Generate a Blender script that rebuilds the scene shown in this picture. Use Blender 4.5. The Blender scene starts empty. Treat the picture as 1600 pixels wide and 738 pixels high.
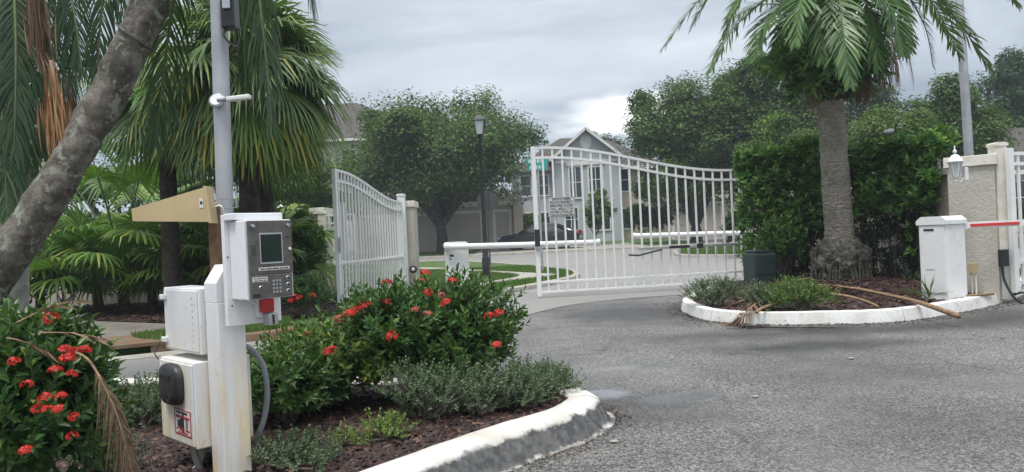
import bpy, bmesh, math, random
import numpy as np
from mathutils import Vector, Matrix, Euler

random.seed(7); RNG = np.random.default_rng(7)
sc = bpy.context.scene
C = sc.collection
R_ = math.radians

# ------------------------------------------------------------------ camera
F_PX, CAM_H, ROLL = 1150.0, 1.2, R_(2.7)
cam_d = bpy.data.cameras.new('camera'); cam = bpy.data.objects.new('camera', cam_d); C.objects.link(cam)
cam_d.sensor_width = 36.0; cam_d.lens = F_PX / 1600 * 36; cam_d.clip_start = 0.05; cam_d.clip_end = 3000
cam.matrix_world = Matrix.Translation((0, 0, CAM_H)) @ Matrix.Rotation(R_(90), 4, 'X') @ Matrix.Rotation(-ROLL, 4, 'Z')
sc.camera = cam

# ------------------------------------------------------------------ world: overcast sky
SUN_EL, SUN_AZ = R_(70), R_(-150)          # azimuth from +Y towards +X of where the sun stands
w = bpy.data.worlds.new('World'); sc.world = w; w.use_nodes = True
nt = w.node_tree; nt.nodes.clear(); N = nt.nodes.new; LK = nt.links.new
out = N('ShaderNodeOutputWorld'); bg = N('ShaderNodeBackground'); bg.inputs['Strength'].default_value = 0.1
LK(bg.outputs[0], out.inputs[0])
sky = N('ShaderNodeTexSky'); sky.sky_type = 'NISHITA'; sky.sun_disc = False
sky.sun_elevation = SUN_EL; sky.sun_rotation = SUN_AZ
tc = N('ShaderNodeTexCoord'); sep = N('ShaderNodeSeparateXYZ'); LK(tc.outputs['Generated'], sep.inputs[0])
def M(op, a, b=None, c=None):
    n = N('ShaderNodeMath'); n.operation = op
    for i, v in enumerate((a, b, c)):
        if v is None: continue
        if isinstance(v, (int, float)): n.inputs[i].default_value = v
        else: LK(v, n.inputs[i])
    return n.outputs[0]
zpos = M('MAXIMUM', sep.outputs['Z'], 0.0)
den = M('ADD', zpos, 0.16)
comb = N('ShaderNodeCombineXYZ'); LK(M('DIVIDE', sep.outputs['X'], den), comb.inputs[0]); LK(M('DIVIDE', sep.outputs['Y'], den), comb.inputs[1])
def noise(vec, scale, detail=5, rough=0.5, dist=0.0):
    n = N('ShaderNodeTexNoise'); n.inputs['Scale'].default_value = scale; n.inputs['Detail'].default_value = detail
    n.inputs['Roughness'].default_value = rough; n.inputs['Distortion'].default_value = dist
    LK(vec, n.inputs['Vector']); return n.outputs['Fac']
mp = N('ShaderNodeMapping'); mp.inputs['Scale'].default_value = (0.55, 1.0, 1.0); mp.inputs['Location'].default_value = (1.3, 0.4, 0); LK(comb.outputs[0], mp.inputs[0])
n1 = noise(mp.outputs[0], 1.05, 7, 0.56, 0.5)
rmp = N('ShaderNodeValToRGB'); LK(n1, rmp.inputs[0])
e = rmp.color_ramp.elements
e[0].position = 0.30; e[0].color = (0.175, 0.205, 0.25, 1)
e[1].position = 0.72; e[1].color = (0.40, 0.44, 0.49, 1)
m_ = e.new(0.52); m_.color = (0.27, 0.308, 0.358, 1)
# a break of brighter cloud low ahead
az = M('ARCTAN2', sep.outputs['X'], sep.outputs['Y'])
el = M('ARCSINE', sep.outputs['Z'])
n2 = noise(comb.outputs[0], 1.6, 4)
da = M('DIVIDE', M('SUBTRACT', az, R_(9.5)), R_(5.5)); de = M('DIVIDE', M('SUBTRACT', el, R_(8.6)), R_(2.2))
dist = M('SQRT', M('ADD', M('MULTIPLY', da, da), M('MULTIPLY', de, de)))
dist = M('ADD', dist, M('MULTIPLY', M('SUBTRACT', n2, 0.5), 2.2))
brk = N('ShaderNodeMapRange'); brk.interpolation_type = 'SMOOTHSTEP'
LK(dist, brk.inputs[0]); brk.inputs[1].default_value = 1.1; brk.inputs[2].default_value = 0.35; brk.inputs[3].default_value = 0; brk.inputs[4].default_value = 1
def mixc(fac, a, b, mode='MIX'):
    n = N('ShaderNodeMix'); n.data_type = 'RGBA'; n.blend_type = mode
    for i, v in ((0, fac), (6, a), (7, b)):
        if isinstance(v, (int, float)): n.inputs[i].default_value = v
        elif isinstance(v, tuple): n.inputs[i].default_value = v
        else: LK(v, n.inputs[i])
    return n.outputs[2]
cl = mixc(M('MULTIPLY', brk.outputs[0], 0.62), rmp.outputs[0], (1.0, 1.0, 0.98, 1))
# overcast sky, its overhead part brightened and warmed to add scene light
gc = N('ShaderNodeCombineXYZ')
for i, tint in enumerate((2.75, 2.4, 2.0)): LK(M('MULTIPLY', M('ADD', M('MULTIPLY', M('POWER', zpos, 1.7), tint), 0.80), 10.0), gc.inputs[i])
cl = mixc(1.0, cl, gc.outputs[0], 'MULTIPLY')
LK(mixc(0.93, sky.outputs[0], cl), bg.inputs['Color'])

sun_d = bpy.data.lights.new('sun', 'SUN'); sun_d.energy = 1.45; sun_d.angle = R_(18); sun_d.color = (1, 0.965, 0.91)
sun = bpy.data.objects.new('sun', sun_d); C.objects.link(sun)
sdir = Vector((math.sin(SUN_AZ) * math.cos(SUN_EL), math.cos(SUN_AZ) * math.cos(SUN_EL), math.sin(SUN_EL)))
sun.rotation_euler = sdir.to_track_quat('Z', 'Y').to_euler(); sun.location = (0, 0, 30)
vs = sc.view_settings; vs.view_transform = 'Standard'; vs.look = 'None'; vs.exposure = 1.08; vs.gamma = 1; vs.use_curve_mapping = False
sc.cycles.max_bounces = 6; sc.cycles.transparent_max_bounces = 8; sc.cycles.volume_bounces = 0

# ------------------------------------------------------------------ reading positions off the photograph (real ground / real depth)
_s, _c = math.sin(ROLL), math.cos(ROLL)
def ru(px, py):
    dx, dy = px - 800, 369 - py
    return dx * _c + dy * _s, -dx * _s + dy * _c
def G(px, py, z=0.0):
    r, u = ru(px, py); y = (z - CAM_H) * F_PX / u
    return Vector((r / F_PX * y, y, z))
def P(px, py, y):
    r, u = ru(px, py); return Vector((r / F_PX * y, y, CAM_H + u / F_PX * y))
def ZT(y):
    return 0.0 if y < 24 else min(0.015 * (y - 24), 0.54)

# ------------------------------------------------------------------ materials
MATS = {}
def newmat(name):
    m = bpy.data.materials.new(name); m.use_nodes = True; m.node_tree.nodes.clear(); MATS[name] = m
    return m, m.node_tree
class NT:
    def __init__(s, name):
        s.m, s.t = newmat(name); s.out = s.n('ShaderNodeOutputMaterial')
        s.tc = s.n('ShaderNodeTexCoord'); s.geo = s.n('ShaderNodeNewGeometry')
    def n(s, k): return s.t.nodes.new(k)
    def l(s, a, b): s.t.links.new(a, b)
    def put(s, sock, v):
        if isinstance(v, (int, float)): sock.default_value = v
        elif isinstance(v, (tuple, list)): sock.default_value = tuple(v) + ((1,) if len(v) == 3 and len(sock.default_value) == 4 else ())
        else: s.l(v, sock)
    def noise(s, scale, detail=4, rough=0.55, vec=None, dist=0):
        n = s.n('ShaderNodeTexNoise'); n.inputs['Scale'].default_value = scale; n.inputs['Detail'].default_value = detail
        n.inputs['Roughness'].default_value = rough; n.inputs['Distortion'].default_value = dist
        s.l(vec if vec else s.tc.outputs['Object'], n.inputs['Vector']); return n.outputs['Fac']
    def vor(s, scale, feat='F1', out='Distance', vec=None):
        n = s.n('ShaderNodeTexVoronoi'); n.feature = feat; n.inputs['Scale'].default_value = scale
        s.l(vec if vec else s.tc.outputs['Object'], n.inputs['Vector']); return n.outputs[out]
    def math(s, op, a, b=0.0, c=None):
        n = s.n('ShaderNodeMath'); n.operation = op; s.put(n.inputs[0], a); s.put(n.inputs[1], b)
        if c is not None: s.put(n.inputs[2], c)
        return n.outputs[0]
    def rng(s, v, a, b, c=0, d=1):
        n = s.n('ShaderNodeMapRange'); s.l(v, n.inputs[0])
        for i, q in enumerate((a, b, c, d)): s.put(n.inputs[i + 1], q)
        return n.outputs[0]
    def mix(s, f, a, b, mode='MIX'):
        n = s.n('ShaderNodeMix'); n.data_type = 'RGBA'; n.blend_type = mode
        s.put(n.inputs[0], f); s.put(n.inputs[6], a); s.put(n.inputs[7], b); return n.outputs[2]
    def ramp(s, v, stops):
        n = s.n('ShaderNodeValToRGB'); s.l(v, n.inputs[0]); e = n.color_ramp.elements
        while len(e) < len(stops): e.new(0.5)
        for k, (p, col) in zip(e, stops): k.position = p; k.color = tuple(col) + (1,)
        return n.outputs[0]
    def bump(s, h, strength=0.3, dist=0.01):
        n = s.n('ShaderNodeBump'); n.inputs['Strength'].default_value = strength; n.inputs['Distance'].default_value = dist
        s.l(h, n.inputs['Height']); return n.outputs[0]
    def pbr(s, col, rough=0.6, metal=0.0, normal=None, spec=0.5, trans=None, coat=0):
        b = s.n('ShaderNodeBsdfPrincipled'); s.put(b.inputs['Base Color'], col); s.put(b.inputs['Roughness'], rough)
        s.put(b.inputs['Metallic'], metal); s.put(b.inputs['Specular IOR Level'], spec); s.put(b.inputs['Coat Weight'], coat); b.inputs['Coat Roughness'].default_value = 0.16
        if normal is not None: s.l(normal, b.inputs['Normal'])
        if trans:
            t = s.n('ShaderNodeBsdfTranslucent'); s.put(t.inputs[0], trans[1])
            mx = s.n('ShaderNodeMixShader'); mx.inputs[0].default_value = trans[0]
            s.l(b.outputs[0], mx.inputs[1]); s.l(t.outputs[0], mx.inputs[2]); s.l(mx.outputs[0], s.out.inputs[0])
        else: s.l(b.outputs[0], s.out.inputs[0])
        return s.m
def two(name, a, b, scale=4, rough=0.6, bump=0.0, bscale=60, bdist=0.01, metal=0, spec=0.5, detail=5, lo=0.35, hi=0.65, coat=0):
    k = NT(name); f = k.rng(k.noise(scale, detail), lo, hi)
    nrm = k.bump(k.noise(bscale, 4), bump, bdist) if bump else None
    return k.pbr(k.mix(f, a, b), rough, metal, nrm, spec, coat=coat)
LEAF_GAIN = 1.6
def leafm(name, stops, rough=0.42, tr=0.25, tcol=(0.12, 0.22, 0.03), spec=0.4):
    stops = [(p_, tuple(min(c_ * LEAF_GAIN, .55) for c_ in q_)) for p_, q_ in stops]
    k = NT(name); rnd = k.geo.outputs['Random Per Island']
    col = k.ramp(rnd, stops); big = k.noise(1.1, 2)
    col = k.mix(k.rng(big, 0.35, 0.65, 0, 0.45), col, stops[0][1])
    col = k.mix(k.rng(k.noise(0.45, 3), 0.48, 0.68, 0, 0.2), col, stops[-1][1])
    return k.pbr(col, rough, trans=(tr, tcol), spec=spec)

# painted white metal of the gates, slightly dirty
k = NT('white_paint'); d = k.rng(k.noise(3, 6, 0.65), 0.5, 0.8); k.pbr(k.mix(d, (0.76, 0.77, 0.77), (0.58, 0.58, 0.55)), 0.38, normal=k.bump(k.noise(120, 3), 0.08, 0.002))
k = NT('cream_paint'); d = k.rng(k.noise(4, 6, 0.7), 0.42, 0.75); k.pbr(k.mix(d, (0.74, 0.72, 0.66), (0.50, 0.45, 0.34)), 0.5, normal=k.bump(k.noise(90, 3), 0.1, 0.002))
# white kiosk steel with rust-yellow run-off stains
k = NT('kiosk_white')
mpn = k.n('ShaderNodeMapping'); mpn.inputs['Scale'].default_value = (16, 16, 1.6); k.l(k.tc.outputs['Object'], mpn.inputs[0])
sepn = k.n('ShaderNodeSeparateXYZ'); k.l(k.tc.outputs['Object'], sepn.inputs[0])
st = k.math('MULTIPLY', k.rng(k.noise(1, 5, 0.6, mpn.outputs[0]), 0.40, 0.66), k.rng(sepn.outputs['Z'], 0.85, 0.25))
dirt = k.rng(k.noise(22, 6, 0.7), 0.60, 0.74)
c0 = k.mix(st, (0.74, 0.75, 0.77), (0.70, 0.56, 0.30)); c0 = k.mix(k.math('MULTIPLY', dirt, 0.5), c0, (0.33, 0.30, 0.27))
k.pbr(c0, 0.42, normal=k.bump(k.noise(40, 4), 0.08, 0.003))
two('panel_grey', (0.105, 0.098, 0.092), (0.15, 0.14, 0.13), 30, 0.45, 0.05, 300, 0.001, metal=0.35)
two('screen_green', (0.004, 0.014, 0.010), (0.008, 0.022, 0.015), 5, 0.15, spec=0.5)
two('steel', (0.42, 0.43, 0.45), (0.55, 0.56, 0.58), 8, 0.38, metal=0.85)
two('galvanised', (0.34, 0.35, 0.37), (0.52, 0.53, 0.55), 3, 0.48, 0.06, 30, metal=0.55, detail=8)
two('black_plastic', (0.012, 0.012, 0.013), (0.03, 0.03, 0.032), 20, 0.4)
two('reader_black', (0.014, 0.014, 0.016), (0.034, 0.034, 0.036), 14, 0.45)
two('black_paint', (0.012, 0.014, 0.016), (0.025, 0.028, 0.03), 6, 0.35)
two('red_plastic', (0.55, 0.02, 0.02), (0.42, 0.03, 0.025), 20, 0.4)
two('red_print', (0.48, 0.02, 0.035), (0.42, 0.03, 0.04), 20, 0.5)
two('black_print', (0.02, 0.02, 0.022), (0.03, 0.03, 0.03), 20, 0.6)
two('sticker_white', (0.72, 0.71, 0.70), (0.66, 0.65, 0.64), 20, 0.5)
two('antenna_tan', (0.52, 0.41, 0.23), (0.46, 0.36, 0.20), 7, 0.5, 0.05, 100, 0.001)
two('conduit_grey', (0.16, 0.18, 0.20), (0.22, 0.24, 0.26), 10, 0.5)
two('wood_brown', (0.20, 0.12, 0.06), (0.11, 0.065, 0.035), 25, 0.8, 0.3, 60, 0.004)
two('sign_teal', (0.0, 0.30, 0.27), (0.01, 0.36, 0.33), 10, 0.45)
two('utility_green', (0.018, 0.035, 0.034), (0.03, 0.05, 0.05), 4, 0.5, 0.05, 80, 0.002)
two('sign_metal_white', (0.62, 0.63, 0.62), (0.55, 0.56, 0.55), 10, 0.45)
two('lamp_glass', (0.55, 0.57, 0.60), (0.48, 0.50, 0.52), 12, 0.25)
two('trim_white', (0.72, 0.72, 0.70), (0.62, 0.62, 0.60), 2, 0.6)
two('garage_panel', (0.44, 0.40, 0.35), (0.40, 0.365, 0.32), 1.2, 0.6)
two('stucco_tan', (0.48, 0.42, 0.34), (0.40, 0.35, 0.285), 0.9, 0.85, 0.3, 40)
two('stucco_blue', (0.46, 0.48, 0.52), (0.41, 0.43, 0.47), 0.8, 0.85, 0.2, 40)
two('stucco_beige', (0.50, 0.47, 0.42), (0.43, 0.40, 0.36), 0.8, 0.85, 0.2, 40)
k = NT('window_glass'); k.pbr((0.03, 0.045, 0.06), 0.06, spec=0.9)
k = NT('roof_shingle'); b = k.n('ShaderNodeTexBrick'); b.inputs['Scale'].default_value = 2.2; b.inputs['Mortar Size'].default_value = 0.03
b.inputs['Color1'].default_value = (0.055, 0.047, 0.044, 1); b.inputs['Color2'].default_value = (0.085, 0.073, 0.068, 1); b.inputs['Mortar'].default_value = (0.035, 0.03, 0.03, 1)
k.l(k.tc.outputs['Object'], b.inputs['Vector']); k.pbr(k.mix(k.rng(k.noise(6, 5), 0.3, 0.7, 0, 0.4), b.outputs[0], (0.095, 0.083, 0.077)), 0.9)
# stucco gate walls
k = NT('stucco_wall'); v = k.noise(17, 3, 0.5, dist=1.6); col = k.mix(k.rng(k.noise(1.6, 6, 0.65), 0.35, 0.75), (0.50, 0.475, 0.425), (0.38, 0.355, 0.305))
k.pbr(k.mix(k.rng(v, 0.35, 0.6, 0.22, 0), col, (0.28, 0.25, 0.2)), 0.9, normal=k.bump(v, 0.55, 0.02))
# asphalt
k = NT('asphalt')
big = k.noise(0.55, 5, 0.6); fine = k.vor(95); fine2 = k.noise(68, 7, 0.84); mid = k.noise(6, 5, 0.6)
stone = k.ramp(fine2, [(0.41, (0.016, 0.016, 0.016)), (0.50, (0.105, 0.104, 0.101)), (0.58, (0.38, 0.375, 0.362))])
col = k.mix(k.rng(big, 0.40, 0.62, 0.0, 0.55), stone, (0.040, 0.040, 0.043))
col = k.mix(k.rng(k.noise(0.9, 4, 0.5), 0.5, 0.68, 0, 0.35), col, (0.22, 0.218, 0.21))
col = k.mix(k.rng(mid, 0.55, 0.75, 0, 0.25), col, (0.05, 0.05, 0.05))
crk = k.n('ShaderNodeVectorMath'); crk.operation = 'ADD'; k.l(k.tc.outputs['Object'], crk.inputs[0]); wn = k.n('ShaderNodeTexNoise'); wn.inputs['Scale'].default_value = 1.3; wn.inputs['Detail'].default_value = 6; k.l(k.tc.outputs['Object'], wn.inputs['Vector']); k.l(wn.outputs['Color'], crk.inputs[1])
ce = k.vor(0.42, 'DISTANCE_TO_EDGE', vec=crk.outputs[0]); crm = k.math('MULTIPLY', k.rng(ce, 0.009, 0.003), k.rng(k.noise(0.8, 3), 0.48, 0.6)); col = k.mix(k.math('MULTIPLY', crm, 0.75), col, (0.012, 0.012, 0.012))
drp = k.rng(k.noise(3.4, 3, 0.5), 0.70, 0.76); col = k.mix(k.math('MULTIPLY', drp, 0.6), col, (0.02, 0.02, 0.02))
def blob(cx, cy, rx, ry, ang=0.0, wob=0.9, a=1.0, b=0.45):
    mpb = k.n('ShaderNodeMapping'); mpb.vector_type = 'TEXTURE'; mpb.inputs['Location'].default_value = (cx, cy, 0); mpb.inputs['Rotation'].default_value = (0, 0, ang)
    mpb.inputs['Scale'].default_value = (rx, ry, 1); k.l(k.tc.outputs['Object'], mpb.inputs[0])
    ln = k.n('ShaderNodeVectorMath'); ln.operation = 'LENGTH'; k.l(mpb.outputs[0], ln.inputs[0])
    dd = k.math('ADD', ln.outputs['Value'], k.math('MULTIPLY', k.math('SUBTRACT', k.noise(2.6, 5, 0.6), 0.5), wob * 2))
    return k.rng(dd, a, b)
def GX(px, py): v = G(px, py); return v.x, v.y
damp = blob(*GX(1010, 488), 1.5, 1.7, 0, 0.7, 1.1, 0.3); damp = k.math('MAXIMUM', damp, blob(*GX(1260, 543), 1.3, 0.4, 0, 0.6, 1.1, .3)); damp = k.math('MAXIMUM', damp, blob(*GX(1330, 516), 2.6, 0.5, 0.0, 0.6, 1.1, .3)); damp = k.math('MAXIMUM', damp, blob(*GX(1540, 500), 1.4, 0.5, 0.6, 0.6, 1.1, .3))
damp = k.math('MAXIMUM', damp, k.math('MULTIPLY', blob(*GX(1010, 640), 0.8, 0.7), 0.5))
wet = k.math('MAXIMUM', blob(*GX(945, 617), 0.26, 0.2, 0.2, 0.35), blob(*GX(1070, 622), 0.4, 0.2, 0.15, 0.4))
wet = k.math('MAXIMUM', wet, k.math('MULTIPLY', blob(*GX(1000, 575), 0.55, 0.14, 0.1, 0.8), 0.7))
oil = blob(*GX(1200, 546), 0.35, 0.09, 0.0, 0.5)
col = k.mix(k.math('MULTIPLY', damp, 0.8), col, (0.028, 0.028, 0.030)); col = k.mix(k.math('MULTIPLY', oil, 0.7), col, (0.02, 0.02, 0.02))
col = k.mix(k.math('MULTIPLY', wet, 0.55), col, (0.05, 0.05, 0.05))
rg = k.rng(fine2, 0.3, 0.7, 0.85, 0.55); rg = k.math('MULTIPLY_ADD', k.math('MULTIPLY', damp, -0.18), 1.0, rg)
rgn = k.mix(wet, rg, (0.2, 0.2, 0.2))
hh = k.math('MULTIPLY', fine2, k.math('SUBTRACT', 1.0, wet))
k.pbr(col, rgn, normal=k.bump(hh, 0.75, 0.012), spec=k.rng(wet, 0, 1, .5, 1.0), coat=wet)
k = NT('pale_asphalt')
f2 = k.noise(130, 3, 0.6); bg_ = k.noise(0.45, 6, 0.62); cr = k.vor(0.55, 'DISTANCE_TO_EDGE')
col = k.ramp(f2, [(0.36, (0.15, 0.148, 0.142)), (0.55, (0.26, 0.255, 0.243)), (0.7, (0.36, 0.352, 0.335))])
col = k.mix(k.rng(bg_, 0.42, 0.7, 0, 0.4), col, (0.15, 0.147, 0.142))
k.pbr(col, 0.7, normal=k.bump(f2, 0.4, 0.008))
two('concrete', (0.36, 0.34, 0.30), (0.25, 0.235, 0.21), 2.5, 0.85, 0.2, 60, 0.006, detail=8)
k = NT('rusty_concrete'); c0 = k.mix(k.rng(k.noise(1.6, 6, 0.65), 0.36, 0.62), (0.15, 0.132, 0.11), (0.15, 0.085, 0.042)); k.pbr(k.mix(k.rng(k.noise(9, 5), 0.55, 0.75, 0, 0.6), c0, (0.06, 0.05, 0.04)), 0.85, normal=k.bump(k.noise(50, 4), 0.3, 0.006))
# painted kerbs: worn white paint, blackened face
k = NT('kerb_paint'); sp = k.n('ShaderNodeSeparateXYZ'); k.l(k.tc.outputs['Object'], sp.inputs[0])
nz = k.noise(9, 7, 0.7); tz = k.math('ADD', sp.outputs['Z'], k.math('MULTIPLY', k.math('SUBTRACT', nz, 0.5), 0.10))
m1 = k.rng(tz, 0.122, 0.140); m2 = k.math('MULTIPLY', k.rng(tz, 0.016, 0.0), 0.7); chips = k.rng(k.noise(24, 6, 0.75), 0.60, 0.72)
msk = k.math('MAXIMUM', k.math('MAXIMUM', m1, m2), k.math('MULTIPLY', chips, 0.45))
wh = k.mix(k.rng(k.noise(3.2, 5, 0.6), 0.4, 0.7), (0.62, 0.615, 0.59), (0.46, 0.43, 0.37)); wh = k.mix(k.rng(k.noise(55, 4, 0.7), 0.6, 0.75, 0, 0.5), wh, (0.15, 0.14, 0.13))
k.pbr(k.mix(msk, k.mix(k.rng(k.noise(20, 5), 0.4, 0.7), (0.045, 0.046, 0.048), (0.13, 0.13, 0.128)), wh), 0.72, normal=k.bump(k.noise(70, 5, 0.65), 0.35, 0.006))
k = NT('kerb_white'); wh = k.mix(k.rng(k.noise(4, 6, 0.65), 0.42, 0.72), (0.74, 0.74, 0.73), (0.52, 0.50, 0.46)); wh = k.mix(k.rng(k.noise(26, 6, 0.7), 0.60, 0.70), wh, (0.10, 0.095, 0.09))
k.pbr(wh, 0.65, normal=k.bump(k.noise(50, 5), 0.3, 0.006))
# mulch & soil & grass
k = NT('mulch_soil'); c0 = k.ramp(k.noise(55, 5, 0.7), [(0.3, (0.010, 0.005, 0.005)), (0.5, (0.040, 0.016, 0.013)), (0.72, (0.11, 0.040, 0.032))]); k.pbr(c0, 0.8, normal=k.bump(k.noise(55, 5, 0.7), 0.9, 0.03))
k = NT('mulch_chip'); c0 = k.ramp(k.geo.outputs['Random Per Island'], [(0.0, (0.010, 0.005, 0.005)), (0.5, (0.028, 0.012, 0.010)), (0.85, (0.055, 0.022, 0.016)), (1.0, (0.15, 0.09, 0.06))]); k.pbr(c0, 0.6, spec=0.5)
k = NT('grass_ground'); c0 = k.ramp(k.noise(30, 6, 0.7), [(0.3, (0.022, 0.048, 0.010)), (0.55, (0.060, 0.125, 0.022)), (0.75, (0.115, 0.17, 0.04))]); c0 = k.mix(k.rng(k.noise(0.7, 4), 0.5, 0.75, 0, 0.5), c0, (0.12, 0.13, 0.05)); k.pbr(c0, 0.9, normal=k.bump(k.noise(40, 5), 0.8, 0.03))
k = NT('grass_blade'); c0 = k.ramp(k.geo.outputs['Random Per Island'], [(0, (0.035, 0.085, 0.012)), (0.6, (0.085, 0.175, 0.028)), (1, (0.18, 0.22, 0.06))]); k.pbr(c0, 0.6, trans=(0.3, (0.12, 0.25, 0.02)))
# foliage
leafm('ixora_leaf', [(0, (0.012, 0.036, 0.010)), (0.55, (0.026, 0.072, 0.016)), (0.9, (0.055, 0.115, 0.025)), (1, (0.12, 0.17, 0.035))], 0.38, 0.2)
leafm('ixora_leaf_light', [(0, (0.018, 0.05, 0.012)), (0.5, (0.048, 0.105, 0.022)), (0.85, (0.10, 0.16, 0.03)), (1, (0.22, 0.19, 0.04))], 0.4, 0.25)
k = NT('ixora_petal'); k.pbr(k.ramp(k.geo.outputs['Random Per Island'], [(0, (0.36, 0.010, 0.008)), (0.6, (0.58, 0.022, 0.014)), (1, (0.68, 0.07, 0.04))]), 0.5, trans=(0.2, (0.7, 0.03, 0.015)))
k = NT('ixora_petal_faded'); k.pbr(k.ramp(k.geo.outputs['Random Per Island'], [(0, (0.25, 0.03, 0.025)), (0.6, (0.40, 0.06, 0.05)), (1, (0.42, 0.13, 0.09))]), 0.6)
leafm('hedge_leaf', [(0, (0.016, 0.052, 0.012)), (0.45, (0.046, 0.122, 0.022)), (0.8, (0.10, 0.20, 0.034)), (1, (0.18, 0.25, 0.05))], 0.33, 0.22, (0.12, 0.28, 0.03))
leafm('cover_leaf', [(0, (0.028, 0.050, 0.028)), (0.5, (0.065, 0.098, 0.055)), (0.85, (0.115, 0.155, 0.085)), (1, (0.16, 0.17, 0.09))], 0.55, 0.2)
leafm('weed_leaf', [(0, (0.06, 0.12, 0.02)), (1, (0.20, 0.26, 0.06))], 0.5, 0.25)
leafm('oak_leaf', [(0, (0.018, 0.042, 0.012)), (0.5, (0.042, 0.082, 0.02)), (0.85, (0.08, 0.125, 0.03)), (1, (0.12, 0.16, 0.046))], 0.6, 0.2, spec=0.15)
leafm('oak_leaf_yellow', [(0, (0.022, 0.05, 0.014)), (0.5, (0.058, 0.105, 0.024)), (0.85, (0.105, 0.16, 0.036)), (1, (0.16, 0.19, 0.06))], 0.6, 0.25, spec=0.15)
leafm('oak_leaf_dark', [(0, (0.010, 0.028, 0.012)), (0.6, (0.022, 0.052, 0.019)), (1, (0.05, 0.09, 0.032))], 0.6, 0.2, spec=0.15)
leafm('fan_leaf', [(0, (0.03, 0.075, 0.014)), (0.5, (0.068, 0.15, 0.022)), (0.88, (0.13, 0.23, 0.034)), (1, (0.26, 0.25, 0.04))], 0.48, 0.3, (0.14, 0.30, 0.03))
leafm('fan_leaf_blue', [(0, (0.028, 0.058, 0.022)), (0.5, (0.065, 0.115, 0.038)), (0.9, (0.11, 0.165, 0.055)), (1, (0.22, 0.20, 0.05))], 0.5, 0.25)
leafm('fan_leaf_yellow', [(0, (0.06, 0.10, 0.015)), (0.5, (0.17, 0.18, 0.03)), (1, (0.36, 0.27, 0.04))], 0.45, 0.3, (0.3, 0.28, 0.03))
leafm('date_leaf', [(0, (0.024, 0.058, 0.018)), (0.5, (0.052, 0.110, 0.032)), (1, (0.105, 0.175, 0.055))], 0.36, 0.25)
leafm('date_leaf_dark', [(0, (0.010, 0.026, 0.011)), (0.5, (0.020, 0.046, 0.019)), (1, (0.045, 0.082, 0.034))], 0.36, 0.2)
leafm('dead_leaf', [(0, (0.045, 0.028, 0.018)), (0.5, (0.11, 0.07, 0.042)), (1, (0.22, 0.155, 0.10))], 0.8, 0.1, (0.3, 0.18, 0.08))
leafm('dead_leaf_rust', [(0, (0.16, 0.075, 0.035)), (0.5, (0.33, 0.16, 0.075)), (1, (0.46, 0.27, 0.14))], 0.8, 0.1, (0.3, 0.18, 0.08))
leafm('pod_tan', [(0, (0.30, 0.22, 0.09)), (1, (0.52, 0.42, 0.19))], 0.7, 0.1)
two('rachis_green', (0.12, 0.15, 0.05), (0.08, 0.11, 0.035), 10, 0.5)
two('rachis_dry', (0.33, 0.22, 0.12), (0.15, 0.095, 0.055), 26, 0.7, 0.5, 45, 0.01, detail=8)
two('twig_bark', (0.085, 0.075, 0.06), (0.14, 0.125, 0.105), 12, 0.9)
two('oak_bark', (0.035, 0.032, 0.030), (0.075, 0.068, 0.06), 3, 0.95, 0.8, 9, 0.05)
k = NT('date_bark'); wv = k.n('ShaderNodeTexWave'); wv.bands_direction = 'Z'; wv.inputs['Scale'].default_value = 9.5; wv.inputs['Distortion'].default_value = 9; wv.inputs['Detail'].default_value = 5; wv.inputs['Detail Scale'].default_value = 2.6
k.l(k.tc.outputs['Object'], wv.inputs['Vector']); c0 = k.mix(wv.outputs['Fac'], (0.24, 0.212, 0.175), (0.46, 0.42, 0.36)); c0 = k.mix(k.rng(k.noise(2.2, 5), 0.5, 0.68, 0, 0.65), c0, (0.10, 0.115, 0.05))
c0 = k.mix(k.rng(k.noise(30, 6, 0.75), 0.5, 0.66, 0, 0.55), c0, (0.08, 0.07, 0.058)); k.pbr(c0, 0.95, normal=k.bump(k.math('ADD', wv.outputs['Fac'], k.noise(35, 5, .7)), 0.7, 0.025))
k = NT('root_bark'); c0 = k.ramp(k.noise(14, 7, 0.72), [(0.35, (0.03, 0.029, 0.022)), (0.52, (0.14, 0.13, 0.105)), (0.68, (0.32, 0.31, 0.27))]); c0 = k.mix(k.rng(k.noise(3, 5), 0.48, 0.66, 0, 0.6), c0, (0.055, 0.075, 0.025)); k.pbr(c0, 0.95, normal=k.bump(k.noise(22, 6, 0.7), 1.0, 0.05))
k = NT('lichen_bark'); nb = k.noise(9, 12, 0.82, dist=0.35); c0 = k.ramp(nb, [(0.36, (0.030, 0.027, 0.023)), (0.47, (0.115, 0.10, 0.084)), (0.56, (0.21, 0.19, 0.163)), (0.70, (0.40, 0.38, 0.34))])
c0 = k.mix(k.rng(k.noise(4.2, 6, 0.6), 0.52, 0.62, 0, 0.7), c0, (0.045, 0.055, 0.032))
li = k.rng(k.noise(10, 7, 0.66, dist=0.5), 0.565, 0.60); c0 = k.mix(k.math('MULTIPLY', li, 0.85), c0, (0.30, 0.335, 0.265)); k.pbr(c0, 0.92, normal=k.bump(nb, 1.0, 0.03))
two('grey_bark', (0.15, 0.145, 0.135), (0.27, 0.26, 0.245), 9, 0.95, 0.6, 20, 0.02)
two('boot_brown', (0.016, 0.012, 0.010), (0.055, 0.040, 0.030), 10, 0.95, 0.8, 25, 0.03)
k = NT('car_paint'); k.pbr((0.012, 0.014, 0.018), 0.22, coat=0.6)
k = NT('car_glass'); k.pbr((0.01, 0.013, 0.016), 0.05, spec=0.9)
two('tyre_rubber', (0.012, 0.012, 0.012), (0.022, 0.022, 0.022), 10, 0.8)
two('alloy', (0.45, 0.46, 0.47), (0.55, 0.55, 0.56), 10, 0.3, metal=0.7)
two('feather_white', (0.75, 0.75, 0.74), (0.66, 0.66, 0.65), 20, 0.7)
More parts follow.
